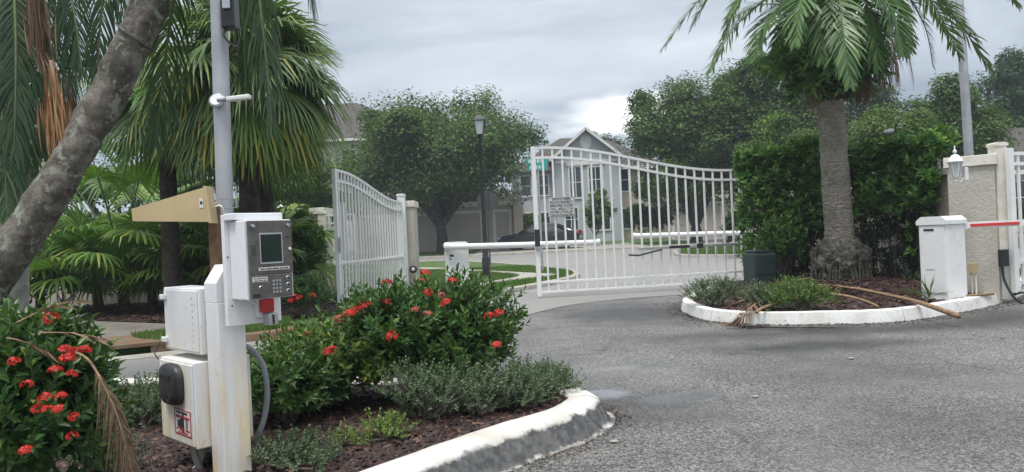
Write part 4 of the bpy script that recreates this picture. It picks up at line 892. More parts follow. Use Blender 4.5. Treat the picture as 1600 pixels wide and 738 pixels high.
# antenna
AY = 3.6; q = P(334, 322, AY); ant = thing('antenna', 'tan wedge shaped directional antenna clamped to the round pole', 'antenna', q)
def al(px, py): v = P(px, py, AY) - q; return (v.x, v.z)
MB().prism([al(211, 327), al(213, 346), al(334, 347), al(326, 293)], .075, Matrix.Translation((0, -.035, 0))).build('antenna_body', 'antenna_tan', ant)
MB().prism([al(327, 291.5), al(335.5, 349), al(331, 349), al(322, 291.5)], .081, Matrix.Translation((0, -.038, 0))).build('antenna_rim', 'antenna_tan', ant)
a_ = al(319, 319); MB().box(a_[0] - .008, a_[0] + .01, -.0375, -.0355, a_[1] - .02, a_[1] + .025).build('antenna_label', 'sticker_white', ant)
MB().box(a_[0] - .004, a_[0] + .007, -.039, -.038, a_[1] - .003, a_[1] + .012).build('label_print', 'black_print', ant)
b0, b1 = al(333, 310), al(361, 323)
MB().box(b0[0], b1[0], .06, .085, b1[1] - .004, b1[1]).box(b0[0], b1[0], .06, .085, b0[1] - .004, b0[1]).box(b1[0], b1[0] + .005, .06, .085, b1[1] - .004, b0[1]).build('clamp', 'steel', ant)
MB().tube(catmull([(b0[0] - .005, .02, -.005), (b0[0] + .03, .01, .0), (b0[0] + .04, .02, -.03), (b0[0] + .035, .05, -.1)], 4), .005, 6).build('coax_cable', 'trim_white', ant, smooth=True)

# ================================================================== FOLIAGE BUILDERS
def stems_np(pairs, r0=0.006, n=4):
    mb = MB()
    for a, b in pairs:
        a, b = Vector(a), Vector(b); m = (a + b) / 2 + Vector((random.gauss(0, .02), random.gauss(0, .02), random.gauss(0, .01))); mb.tube([a, m, b], [r0, r0 * .8, r0 * .5], n, cap=False)
    return mb
def shrub(name, label, cat, centre, radii, n_shoot, shoot_len, nl, L, W, mat, lobes=5, seed=1, base_z=None, stem_mat='twig_bark', nstem=24, upw=0.7, group=None, ang=55, inner=0.35, shell=0.5, floor=0.02):
    """bushy plant: shoots on several overlapping lobes, open at the edge"""
    rng = np.random.default_rng(seed); random.seed(seed); c = np.array(centre, dtype=float); r = np.array(radii, dtype=float)
    bz = c[2] - r[2] if base_z is None else base_z
    org = (c[0], c[1], bz); t = thing(name, label, cat, org, group=group)
    lc = [np.zeros(3)] + [np.array([rng.uniform(-.55, .55), rng.uniform(-.5, .5), rng.uniform(-.25, .45)]) for _ in range(lobes - 1)]; ls = [0.72] + list(rng.uniform(0.42, 0.62, lobes - 1))
    per = max(1, n_shoot // lobes); B = []; D = []
    for q, s_ in zip(lc, ls):
        d = unit(rng.normal(0, 1, (per * 2, 3))); d[:, 2] = np.where(d[:, 2] < -0.75, -d[:, 2], d[:, 2])
        rad = s_ * (shell + (1 - shell) * rng.uniform(0, 1, (len(d), 1)) ** inner)
        p = c + (q + d * rad) * r; keep = p[:, 2] > bz + floor
        p, d = p[keep][:per], d[keep][:per]; B.append(p); D.append(unit(d * r / r.max() * 0.8 + np.array([[0, 0, upw]]) + rng.normal(0, .22, d.shape)))
    B = np.concatenate(B); D = np.concatenate(D); ln = shoot_len * rng.uniform(0.6, 1.35, len(B))
    V, T = shoots(B, D, ln, nl, L, W, ang, rng=rng)
    fol = npmesh('foliage', V, T, mat, t, org)
    idx = rng.choice(len(B), min(nstem, len(B)), replace=False); mb = MB()
    for i in idx:
        tip = Vector(B[i] + D[i] * ln[i]); root = Vector((c[0] + rng.normal(0, .12) * r[0], c[1] + rng.normal(0, .12) * r[1], bz)); mid = root.lerp(Vector(B[i]), .55) + Vector((0, 0, .12 * r[2])); mb.tube([root, mid, Vector(B[i]), tip], [.012, .009, .005, .002], 5, cap=False)
    if mb.v: mb.build('stems', stem_mat, t, org, smooth=True)['kind'] = 'stuff'
    return t, B + D * ln[:, None], D, org
def flower_mesh(seed, mat, r=.045, n=26):
    rng = np.random.default_rng(seed); d = unit(rng.normal(0, 1, (n, 3))); d[:, 2] = np.abs(d[:, 2]) * .8 + .05; d = unit(d); c = d * r * np.array([[1, 1, .75]]); A = Acc()
    for k4 in range(4):
        az = k4 * math.pi / 2 + rng.uniform(0, 1.5, n); ref = unit(np.cross(d, np.array([[.3, .2, 1.0]]))); v = np.cross(d, ref)
        pd = ref * np.cos(az)[:, None] + v * np.sin(az)[:, None] + d * .25; V, T = leaves(c, pd, d, np.full(n, r * .5), np.full(n, r * .26), .1, .1); A.add(V, T)
    o = A.build('flower_cluster', [mat]); return o
FL = [flower_mesh(i, 'ixora_petal') for i in range(3)] + [flower_mesh(9, 'ixora_petal_faded', .04)]
FLM = [o.data for o in FL]
for o in FL: bpy.data.objects.remove(o)
def flowers(t, org, pts, size=1.0, faded=()):
    for i, p in enumerate(pts):
        o = bpy.data.objects.new('flower_cluster', FLM[3] if i in faded else FLM[i % 3]); C.objects.link(o); o.parent = t
        o.location = Vector(p) - Vector(org); o.rotation_euler = (random.uniform(-.5, .3), random.uniform(-.4, .4), random.uniform(0, 6)); s_ = size * random.uniform(.8, 1.15); o.scale = (s_, s_, s_)

# --- red ixora bushes on the median
t, tips, D, org = shrub('ixora_bush', 'large ixora bush with red flowers at the median nose', 'bush', (-0.55, 5.08, 0.44), (0.54, 0.54, 0.33), 1400, .17, 11, .062, .024, 'ixora_leaf', 8, 11, .12, nstem=60)
spec = [(665, 428, 4.95), (605, 443, 5.0), (707, 440, 4.95), (669, 458, 4.75), (697, 474, 4.75), (690, 462, 4.85), (764, 495, 4.85), (779, 490, 4.95), (776, 540, 4.65), (612, 526, 4.5), (648, 485, 4.65), (668, 492, 4.6), (602, 472, 4.85), (657, 440, 5.0)]
flowers(t, org, [P(a, b, y - .12) for a, b, y in spec], .74, (5, 10, 11, 13))
A = Acc()                                   # the tall shoots under the flowers
sp = np.array([list(P(a, b + 62, y)) for a, b, y in spec]); V, T = shoots(sp, np.array([[0, 0, 1.0]]) + RNG.normal(0, .12, (len(sp), 3)), np.full(len(sp), .27), 16, .062, .023); A.add(V, T)
ex = [(722, 425, 4.95), (640, 430, 5.0), (800, 510, 4.8), (797, 545, 4.75), (628, 440, 4.9), (735, 455, 4.9), (755, 470, 4.9), (780, 510, 4.8), (585, 460, 4.9), (740, 440, 4.95)]
sp = np.array([list(P(a, b + 50, y)) for a, b, y in ex]); V, T = shoots(sp, np.array([[0, 0, 1.0]]) + RNG.normal(0, .2, (len(sp), 3)), np.full(len(sp), .24), 16, .062, .023); A.add(V, T)
A.build('shoots', ['ixora_leaf'], t, org)['kind'] = 'stuff'
t, tips, D, org = shrub('ixora_bush', 'lower yellow-green ixora bush right of the call box', 'bush', (-1.26, 4.95, 0.34), (0.46, 0.42, 0.23), 850, .17, 11, .062, .024, 'ixora_leaf_light', 6, 12, .12, nstem=40)
spec = [(555, 485, 4.6), (570, 478, 4.7), (545, 492, 4.55), (516, 550, 4.35), (530, 500, 4.7), (481, 523, 4.6)]
flowers(t, org, [P(a, b, y - .08) for a, b, y in spec], .75, (4, 5))
A = Acc(); sp = np.array([list(P(a, b + 55, y)) for a, b, y in spec + [(500, 490, 4.8), (418, 535, 4.7), (540, 485, 4.8)]]); V, T = shoots(sp, np.array([[0, 0, 1.0]]) + RNG.normal(0, .15, (len(sp), 3)), np.full(len(sp), .25), 15, .062, .023); A.add(V, T); A.build('shoots', ['ixora_leaf_light'], t, org)['kind'] = 'stuff'
# small dark ixora between the two, low and to the left of them
shrub('ixora_bush', 'dark leafy ixora bush low in front of the call box conduit', 'bush', (-1.42, 4.5, 0.27), (0.30, 0.30, 0.18), 330, .15, 11, .058, .022, 'ixora_leaf', 4, 13, .12, nstem=20)
c_ = P(476, 475, 11.3); t, tips, D, org = shrub('ixora_bush', 'far red flowered ixora beside the stucco wall end', 'bush', (c_.x, 11.3, .40), (.35, .3, .26), 260, .16, 10, .07, .028, 'ixora_leaf', 4, 15, .1, nstem=10)
flowers(t, org, [P(a, b, 11.0) for a, b in ((460, 464), (468, 467), (488, 463), (455, 470))], 1.3)
# foreground bush at the left edge
c_ = P(55, 640, 3.05)
t, tips, D, org = shrub('ixora_bush', 'dense foreground ixora bush with red flowers at left edge', 'bush', (c_.x - .08, 3.05, 0.50), (0.33, 0.34, 0.50), 1000, .13, 10, .060, .024, 'ixora_leaf', 8, 14, .10, nstem=30)
spec = [(80, 498, 2.85), (103, 548, 2.72), (118, 552, 2.75), (133, 548, 2.78), (22, 565, 2.7), (87, 580, 2.7), (42, 602, 2.68), (70, 622, 2.68), (95, 620, 2.68), (75, 640, 2.66), (60, 640, 2.66), (92, 640, 2.66), (115, 652, 2.7), (112, 585, 2.72), (40, 705, 2.66), (113, 682, 2.7), (105, 562, 2.7)]
flowers(t, org, [P(*q_) for q_ in spec], .52)
# grey-green low cover plants
cov = [('grey-green cover plant at the kerb nose', (820, 640), .26, .18, 300), ('grey-green cover plant in front of the large ixora', (668, 662), .26, .24, 300), ('grey-green cover plant left of the kerb nose plant', (755, 650), .22, .18, 260),
       ('grey-green cover plant behind the lower cabinet', (215, 672), .30, .22, 320), ('small bright weed clump near the kerb', (598, 692), .10, .06, 60), ('low grey cover plant right of call box foot', (445, 738), .22, .07, 160), ('low grey cover plant at the photo foot beside the dead frond', (165, 745), .16, .12, 140), ('grey-green cover plant at far end of kerb nose', (850, 622), .20, .15, 200)]
for i, (lab, pxl, r_, h_, n_) in enumerate(cov):
    g_ = G(pxl[0], pxl[1], .125); shrub('cover_plant', lab, 'plant', (g_.x, g_.y + r_ * .3, .125 + h_ * .45), (r_, r_ * .8, h_ * .75), n_, .10, 14, .020, .011, 'weed_leaf' if i == 4 else 'cover_leaf', 5, 30 + i, .12, nstem=20, group='low cover plants')
g_ = G(540, 703, .125); shrub('weed', 'small yellow-green weed in the median mulch', 'plant', (g_.x, g_.y, .15), (.10, .05, .05), 40, .07, 6, .035, .006, 'weed_leaf', 2, 41, .12, nstem=0)
cov = [('grey-green cover plant at the left tip of the palm island', (1120, 470), .36, .26, 260), ('green cover plant below the palm trunk', (1255, 478), .40, .24, 420), ('green cover plant left of the palm trunk foot', (1205, 476), .28, .20, 240)]
for i, (lab, pxl, r_, h_, n_) in enumerate(cov):
    g_ = G(pxl[0], pxl[1] + 6, .16); shrub('cover_plant', lab, 'plant', (g_.x, g_.y + r_ * .3, .16 + h_ * .4), (r_, r_ * .7, h_ * .75), n_, .13, 14, .034, .014, 'cover_leaf' if i != 1 else 'ixora_leaf_light', 5, 50 + i, .13, nstem=20, group='low cover plants')

# --- hedge behind the palm
def hedge():
    rng = np.random.default_rng(77); a, b = P(1188, 400, 13.9), P(1470, 400, 11.5); a.z = b.z = 0
    d = b - a; L = d.length; d.normalize(); nrm_ = Vector((d.y, -d.x, 0)); n = 2300
    t = thing('clipped_hedge', 'tall clipped green hedge behind the palm trunk', 'hedge', (a + b) / 2 + Vector((0, 0, .12))); org = t.location.copy()
    s = rng.uniform(-.04, 1.04, n) * L; face = rng.uniform(0, 1, n); hmax = 2.36 + .10 * np.sin(s * 2.1) + .06 * np.sin(s * 5.3 + 1)
    off = np.where(face < .5, rng.uniform(.25, .46, n), rng.uniform(-.45, .5, n)); z = np.where(face < .5, .35 + (hmax - .35) * rng.uniform(0, 1, n) ** .7, hmax - rng.uniform(0, .16, n))
    # open lower middle, denser top and left
    u = s / L; bare = (z < 1.25) & (u > .42) & (rng.uniform(0, 1, n) < .93) | (z < 1.0) & (u > .25) & (rng.uniform(0, 1, n) < .6); off = off + .10 * np.sin(s * 4) * (face < .5); off = np.where(rng.uniform(0, 1, n) < .05, off + .14, off); z = np.where((face >= .5) & (rng.uniform(0, 1, n) < .12), z + rng.uniform(.05, .16, n), z)
    k_ = ~bare; s, off, z = s[k_], off[k_], z[k_]
    base = np.array([a.x, a.y, 0]) + s[:, None] * np.array([d.x, d.y, 0]) + off[:, None] * np.array([nrm_.x, nrm_.y, 0]); base[:, 2] = z
    dr = unit(np.array([[nrm_.x * .9, nrm_.y * .9, .55]]) * np.where(off > .2, 1, .3)[:, None] + np.array([[0, 0, .35]]) + rng.normal(0, .35, base.shape))
    V, T = shoots(base, dr, .13 * rng.uniform(.7, 1.3, len(base)), 9, .135, .055, 62, rng=rng, tipstart=.4); npmesh('foliage', V, T, 'hedge_leaf', t, org)
    mb = MB()
    for i in range(26):
        u_ = (i + .5) / 26; r0 = a.lerp(b, u_) + Vector((0, 0, .12)) + nrm_ * random.uniform(-.1, .1)
        for q_ in range(3):
            m = r0 + d * random.uniform(-.3, .3) + nrm_ * random.uniform(0, .25) + Vector((0, 0, random.uniform(.7, 1.1))); e_ = m + d * random.uniform(-.35, .35) + nrm_ * random.uniform(0, .22) + Vector((0, 0, random.uniform(.4, .9)))
            mb.tube([r0, r0.lerp(m, .5) + nrm_ * random.uniform(-.06, .1), m, e_], [.010, .008, .006, .003], 5, cap=False)
    mb.build('stems', 'twig_bark', t, org, smooth=True)['kind'] = 'stuff'
    # second inner layer of leaves so the hedge is not see-through
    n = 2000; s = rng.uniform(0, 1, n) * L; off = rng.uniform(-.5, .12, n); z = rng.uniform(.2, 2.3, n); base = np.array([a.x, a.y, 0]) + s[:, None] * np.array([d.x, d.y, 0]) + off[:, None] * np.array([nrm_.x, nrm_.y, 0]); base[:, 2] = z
    V, T = shoots(base, rng.normal(0, 1, base.shape) + np.array([[0, 0, .6]]), np.full(n, .14), 8, .10, .044, 62, rng=rng, tipstart=.3); npmesh('inner_foliage', V, T, 'oak_leaf_dark', t, org)  # older, darker leaf colour that also stands in for shade inside the hedge
    return t, a, b
hedge()
# loose low growth of the hedge spilling over the green cabinet
c_ = P(1225, 385, 12.6); shrub('hedge_shrub', 'loose leafy shrub spilling over the green utility cabinet', 'bush', (c_.x, 12.75, .72), (.46, .4, .50), 330, .15, 9, .10, .042, 'hedge_leaf', 5, 61, .13, nstem=26)

# ================================================================== PALMS
def fan_acc(A, o, d, n, R, nseg, spread, droop, rng, mi=0, cut=.38, wmul=1.0):
    """one fan blade: pleated segments joined near the hub, tips hanging"""
    o, d, n = np.array(o), np.array(d), np.array(n); d = d / np.linalg.norm(d); s = np.cross(d, n); s /= np.linalg.norm(s); n = np.cross(s, d)
    a = np.linspace(-spread / 2, spread / 2, nseg); da = a[1] - a[0]; dirs = np.cos(a)[:, None] * d + np.sin(a)[:, None] * s; side = -np.sin(a)[:, None] * d + np.cos(a)[:, None] * s
    len_ = R * (.74 + .26 * np.cos(a * .75)) * rng.uniform(.92, 1.05, nseg); st = [.06, cut, .68, .88, 1.0]; wd = [.06 * R * da * .55, cut * R * da * .56, .5 * R * da * .42 * wmul, .28 * R * da * .4 * wmul, 0]
    rows = []
    for f, wdt in zip(st, wd):
        c = o + dirs * (len_ * f)[:, None] + n * (.10 * R * np.sin(f * 2.2)) ; c = c + np.array([0, 0, -1]) * ((droop * R * f ** 2.6) * rng.uniform(.75, 1.25, nseg))[:, None]
        rows.append((c - side * wdt, c + n * wdt * .55, c + side * wdt))
    V = []
    for l, m, r in rows[:-1]: V += [l, m, r]
    V.append(rows[-1][1]); V = np.stack(V, 1).reshape(-1, 3); nv = 13; k_ = np.arange(nseg)[:, None] * nv; T = []
    for i in range(3):
        b_ = i * 3; T += [(b_, b_ + 1, b_ + 4), (b_, b_ + 4, b_ + 3), (b_ + 1, b_ + 2, b_ + 5), (b_ + 1, b_ + 5, b_ + 4)]
    T += [(9, 10, 12), (10, 11, 12)]; A.add(V, np.concatenate([k_ + np.array([q]) for q in T]), mi)
def fan_palm(name, label, base, trunk_h, trunk_r, fronds, R, mats, petiole=.6, droop=.35, seed=0, zb=.1, trunk_mat='boot_brown', nseg=26, spread=R_(250), lean=(0, 0)):
    rng = np.random.default_rng(seed); t = thing(name, label, 'palm', (base[0], base[1], zb)); top = Vector((lean[0], lean[1], trunk_h))
    if trunk_h > .05:
        pts = [Vector((0, 0, 0)).lerp(top, i / 12) for i in range(13)]; MB().tube(pts, [trunk_r * (1.15 - .25 * i / 12 + (.06 if i % 2 else 0)) for i in range(13)], 14).build('trunk', trunk_mat, t, smooth=True)
    for i, (az, el_, pl) in enumerate(fronds):
        A = Acc(); d = Vector((math.cos(az) * math.cos(el_), math.sin(az) * math.cos(el_), math.sin(el_))); pl = pl * petiole
        p1 = top + d * pl * .6; p2 = p1 + (d + Vector((0, 0, -.25))).normalized() * pl * .4; mb = MB().tube([top, p1, p2], [.02, .014, .010], 5, cap=False); V, T = mb_np(mb); A.add(V, T, 1)
        dd = (p2 - p1).normalized(); dd = (dd + Vector((0, 0, -.15 - max(0, el_) * .1))).normalized(); up_ = Vector((0, 0, 1)) if abs(dd.z) < .93 else Vector((-math.cos(az), -math.sin(az), .2)); up_ = (up_ + Vector(rng.normal(0, .25, 3))).normalized()
        fan_acc(A, p2, dd, up_, R * rng.uniform(.85, 1.1), nseg, spread, droop * rng.uniform(.7, 1.3), rng, 0)
        m = mats[min(int(rng.uniform(0, 1) * len(mats)), len(mats) - 1)] if not isinstance(mats, str) else mats
        A.build('frond', [m, 'rachis_green'], t)
    return t
def ring(n, e0, e1, seed, a0=0, a1=6.283, p0=.8, p1=1.2):
    r = random.Random(seed); return [(a0 + (a1 - a0) * ((i * .618034) % 1.0), e0 + (e1 - e0) * ((i + r.random()) / n), r.uniform(p0, p1)) for i in range(n)]
# low clumping fan palms on the verge
lowp = [((150, 482), 'low fan palm in mulch left of the antenna tip', 1.05, 1.2, 18), ((235, 485), 'low fan palm in mulch below the tan antenna', 1.0, 1.3, 20), ((310, 480), 'low fan palm in mulch beside the wooden batten', .95, 1.15, 18), ((190, 470), 'taller fan palm behind the low fan palms', 1.1, 2.1, 22), ((60, 478), 'low fan palm behind the leaning trunk', 1.0, 1.1, 14), ((380, 470), 'fan palm behind the call box', 1.0, 1.5, 16)]
for i, (pp_, lab, R0, pet, nf) in enumerate(lowp):
    g_ = G(pp_[0], pp_[1], .11); g_.y = min(g_.y, 14.2); q_ = P(pp_[0], 400, g_.y)
    fan_palm('fan_palm', lab, (q_.x, g_.y), .35 if i != 3 else .8, .09, ring(nf, R_(15), R_(80), 70 + i), R0 * .78, ['fan_leaf', 'fan_leaf', 'fan_leaf_blue' if i == 3 else 'fan_leaf'], pet, .38, 80 + i)
# tall cabbage palm behind the pole
q_ = P(390, 400, 11.6); top_ = P(385, 110, 11.6)
tp = fan_palm('cabbage_palm', 'tall cabbage palm with round crown behind the pole', (q_.x, 11.6), top_.z - .1, .15, ring(54, R_(-62), R_(75), 91, p0=.6, p1=1.1), 1.0, ['fan_leaf_blue', 'fan_leaf_blue', 'fan_leaf_blue', 'fan_leaf_blue', 'fan_leaf'], .9, .42, 92, lean=(top_.x - q_.x, 0), nseg=44, trunk_mat='boot_brown')
for i, (az, el_) in enumerate(((3.6, -.5), (4.3, -.75), (3.9, -.15), (5.0, -.85), (5.6, -.7))):
    A = Acc(); tl = Vector((top_.x - q_.x, 0, top_.z - .1)); d = Vector((math.cos(az) * math.cos(el_), math.sin(az) * math.cos(el_), math.sin(el_))); p2 = tl + d * .85
    V, T = mb_np(MB().tube([tl, p2], [.018, .01], 5, cap=False)); A.add(V, T, 1); fan_acc(A, p2, (d + Vector((0, 0, -.5))).normalized(), Vector((0, 0, 1)), .95, 26, R_(220), .5, np.random.default_rng(i), 0); A.build('frond', ['fan_leaf_yellow', 'rachis_dry'], tp)
# its flower sprays
for i, (px_, py_) in enumerate(((372, 90), (268, 95))):
    c_ = P(px_, py_, 10.9) - Vector((q_.x, 11.6, .1)); rng = np.random.default_rng(i); n = 260; pos = np.array(c_) + rng.normal(0, 1, (n, 3)) * np.array([.16, .14, .14]); V, T = leaves(pos, rng.normal(0, 1, (n, 3)) + np.array([[0, 0, -.6]]), rng.normal(0, 1, (n, 3)), np.full(n, .16), np.full(n, .022)); o = npmesh('flower_spray', V, T, 'pod_tan', tp); o['kind'] = 'stuff'
q2 = P(418, 400, 13.2); top2 = P(425, 165, 13.2)
fan_palm('cabbage_palm', 'cabbage palm with drooping skirt right of the pole', (q2.x, 13.2), top2.z - .1, .14, ring(30, R_(-55), R_(70), 94, p0=.7, p1=1.0), 1.05, ['fan_leaf_blue', 'fan_leaf_blue', 'fan_leaf'], .7, .45, 95, lean=(0, 0), nseg=42)
q2 = P(268, 400, 12.6); top2 = P(262, 150, 12.6)
fan_palm('cabbage_palm', 'yellowing cabbage palm between leaning trunk and pole', (q2.x, 12.6), top2.z - .1, .13, ring(24, R_(-60), R_(70), 96, p0=.7, p1=1.0), .95, ['fan_leaf', 'fan_leaf_blue', 'fan_leaf_blue', 'fan_leaf_yellow'], .7, .4, 97, nseg=40)

def pinnate(A, base, az, e0, e1, L, nleaf=46, ll=.42, lw=.020, droop=.35, rng=RNG, mi=0, mr=1, r0=.022, vee=.35, twist=0.0, start=.14, path=None):
    """arching feather frond; gravity acts on every leaflet"""
    N_ = 24; p = np.array(base, dtype=float); pts = [p.copy()]; tang = []
    for i in range(N_):
        f = i / (N_ - 1); e_ = e0 + (e1 - e0) * (f ** 1.15); aa = az + twist * f; d = np.array([math.cos(aa) * math.cos(e_), math.sin(aa) * math.cos(e_), math.sin(e_)]); tang.append(d); p = p + d * L / N_; pts.append(p.copy())
    if path is not None:
        cp = catmull(path, 24); cl_ = np.array([tuple(q) for q in cp]); ds = np.concatenate([[0], np.cumsum(np.linalg.norm(np.diff(cl_, axis=0), axis=1))]); pts = np.stack([np.interp(np.linspace(0, ds[-1], N_ + 1), ds, cl_[:, k_]) for k_ in range(3)], 1)
        tang = list(np.diff(pts, axis=0)); az = math.atan2(pts[-1][1] - pts[0][1], pts[-1][0] - pts[0][0])
    pts = np.array(pts); tang = list(tang); tang.append(tang[-1]); tang = np.array(tang)
    V, T = mb_np(MB().tube([tuple(q) for q in pts], [r0 * (1 - .85 * i / N_) for i in range(N_ + 1)], 5, cap=False)); A.add(V, T, mr)
    f = np.linspace(start, .995, nleaf); x = f * N_; i0 = np.minimum(x.astype(int), N_ - 1); fr = (x - i0)[:, None]; c = pts[i0] * (1 - fr) + pts[i0 + 1] * fr; t_ = unit(tang[i0]); up = np.array([[0, 0, 1.0]]) * np.ones((nleaf, 1))
    hz = np.array([[-math.sin(az), math.cos(az), 0.0]]) * np.ones((nleaf, 1)); nn = np.cross(t_, hz); nn = nn * np.sign(nn[:, 2:3] + 1e-6); prof = np.sin(np.pi * (.12 + .84 * (f - start) / (1 - start))) ** .7
    for sg in (-1, 1):
        b_ = np.radians(62 - 34 * f + rng.normal(0, 5, nleaf))[:, None]; d = unit(t_ * np.cos(b_) + hz * sg * np.sin(b_) + nn * vee * rng.uniform(.3, 1.3, (nleaf, 1))); d = unit(d + rng.normal(0, .09, d.shape)); l = (ll * prof * rng.uniform(.7, 1.12, nleaf) * np.where(rng.uniform(0, 1, nleaf) < .06, .3, 1))[:, None]; g = np.array([[0, 0, -1.0]])
        wv_ = unit(np.cross(d, nn)) * lw * .5; m1 = c + d * l * .45 + g * droop * l * .16; m2 = c + d * l * .78 + g * droop * l * .5; tp_ = c + d * l + g * droop * l * .95
        V = np.stack([c - wv_ * .5, c + wv_ * .5, m1 - wv_, m1 + wv_, m2 - wv_ * .75, m2 + wv_ * .75, tp_], 1).reshape(-1, 3); k_ = np.arange(nleaf)[:, None] * 7
        A.add(V, np.concatenate([k_ + np.array([q]) for q in ((0, 1, 3), (0, 3, 2), (2, 3, 5), (2, 5, 4), (4, 5, 6))]), mi)
# --- date palm on the right island
pz = zR(PALM.x, PALM.y) - .03
dp = thing('date_palm', 'date palm with swollen root base on the right island', 'palm', (PALM.x, PALM.y, pz)); org = Vector(dp.location)
tb, tt = P(1312, 375, PALM.y) - org, P(1297, 148, PALM.y) - org; tb.y = tt.y = 0
random.seed(3); mb = MB(); pts, rad = [], []; nr = 120
for i in range(nr + 1):
    f = i / nr; pts.append(tb.lerp(tt, -.16 + 1.16 * f)); rad.append((.225 - .03 * f) * (1 + (.014 if i % 3 == 0 else -.004)) * (1 + random.uniform(-.012, .012)))
rad[0] = .24
mb.tube(pts, rad, 30); mb.v = [tuple(Vector(v) + Vector((random.gauss(0, .006), random.gauss(0, .006), random.gauss(0, .007)))) for v in mb.v]; mb.build('trunk', 'date_bark', dp, smooth=True)
# knobbly root mass
bm = bmesh.new(); bmesh.ops.create_icosphere(bm, subdivisions=5, radius=1)
from mathutils import noise as mnoise
for v in bm.verts:
    n_ = v.co.normalized(); k1 = mnoise.fractal(n_ * 2.2 + Vector((3, 1, 2)), .6, 2.0, 4); k2 = mnoise.fractal(n_ * 9, .7, 2.0, 3)
    zz = n_.z * .36 + .30; flare = 1 + .35 * max(0, (.18 - zz)) / .2; rr = .40 * (1 - .10 * max(0, n_.z)) * flare * (1 + .22 * k1 + .08 * k2); v.co = Vector((n_.x * rr, n_.y * rr, max(zz + .04 * k1 + .02 * k2, -.1)))
me = bpy.data.meshes.new('root_base'); bm.to_mesh(me); bm.free(); me.materials.append(MATS['root_bark']); me.shade_smooth(); o = bpy.data.objects.new('root_base', me); C.objects.link(o); o.parent = dp; o.location = (tb.x - .01, 0, 0); o.scale = (1.04, 1.04, (tb.z + .10) / .66)
# aerial roots running down the swollen base
rr_ = MB(); hb_ = tb.z
for i in range(110):
    a_ = random.uniform(0, 6.283); r0_ = random.uniform(.33, .41); z0_ = hb_ * random.uniform(.35, .95); a2 = a_ + random.gauss(0, .18)
    rr_.tube([(tb.x + r0_ * math.cos(a_), r0_ * math.sin(a_), z0_), (tb.x + (r0_ + .03) * math.cos((a_ + a2) / 2), (r0_ + .03) * math.sin((a_ + a2) / 2), z0_ * .5), (tb.x + (r0_ + random.uniform(.0, .07)) * math.cos(a2), (r0_ + random.uniform(.0, .07)) * math.sin(a2), -.08)], [.010, .014, .012], 5, cap=False)
rr_.build('aerial_roots', 'root_bark', dp, smooth=True)['kind'] = 'stuff'
# crown heart: old boots
mb = MB(); tz = tt.z
for i in range(70):
    a_ = i * 2.39996; f = i / 70; z = tz - .10 + f * .75; r = .22 + .14 * math.sin(f * 2.6); b0 = Vector((tt.x + r * .7 * math.cos(a_), r * .7 * math.sin(a_), z)); b1 = b0 + Vector((math.cos(a_) * .16, math.sin(a_) * .16, .14)); mb.tube([b0, b1], [.07, .035], 5)
mb.lathe([(.18, tz - .14), (.30, tz + .08), (.34, tz + .3), (.28, tz + .6), (.1, tz + .95), (0, tz + .96)], 14, c=(tt.x, 0, 0), noise=.06)
mb.build('crown_heart', 'boot_brown', dp)['kind'] = 'stuff'
H = Vector((tt.x, 0, tz + .62)); rng = np.random.default_rng(21)
# epiphyte greenery in the crown
n = 560; d = unit(rng.normal(0, 1, (n, 3))); d[:, 2] = d[:, 2] * .9; pos = np.array(H) + np.array([0, 0, -.12]) + d * np.array([.72, .66, .60]) * rng.uniform(.3, 1.05, (n, 1)) * (1 + .35 * np.sin(d[:, :1] * 7 + 1) * np.cos(d[:, 2:] * 6)) + np.array([0, 0, .12]); V, T = shoots(pos, d + np.array([[0, 0, -.35]]), np.full(n, .2), 9, .19, .055, 65, rng=rng); npmesh('epiphyte_foliage', V, T, 'hedge_leaf', dp)
def az_of(px): return None
Y0 = PALM.y
def fpath(par, *pts): return [P(a_, b_, y_) - Vector(par.location) for a_, b_, y_ in pts]
FRP = [((1300, 35, Y0), (1210, -45, Y0 - .2), (1110, -15, Y0 - .4), (1034, 78, Y0 - .5)), ((1300, 40, Y0), (1235, -15, Y0 - .3), (1155, 35, Y0 - .6), (1106, 118, Y0 - .75)), ((1300, 45, Y0), (1250, -5, Y0 - .5), (1200, 30, Y0 - .9), (1176, 92, Y0 - 1.05)),
       ((1305, 40, Y0 - .1), (1308, -15, Y0 - .8), (1318, 50, Y0 - 1.3), (1328, 132, Y0 - 1.4)), ((1312, 40, Y0), (1385, -30, Y0 - .3), (1440, 30, Y0 - .6), (1458, 105, Y0 - .7)), ((1312, 35, Y0), (1410, -45, Y0 - .2), (1490, 25, Y0 - .4), (1547, 110, Y0 - .5)),
       ((1312, 30, Y0), (1430, -90, Y0 + .2), (1530, -60, Y0), (1592, 10, Y0 - .1)), ((1300, 40, Y0), (1200, -60, Y0 + .3), (1120, -20, Y0 + .5), (1080, 45, Y0 + .7)), ((1312, 40, Y0), (1400, -40, Y0 + .4), (1460, 10, Y0 + .8), (1500, 90, Y0 + 1.0)),
       ((1300, 45, Y0), (1255, 0, Y0 + .5), (1225, 40, Y0 + .9), (1215, 110, Y0 + 1.1)), ((1308, 40, Y0), (1340, -30, Y0 - .6), (1390, 10, Y0 - 1.1), (1412, 85, Y0 - 1.25)), ((1300, 40, Y0), (1275, -35, Y0 - .7), (1250, 5, Y0 - 1.2), (1243, 70, Y0 - 1.3))]
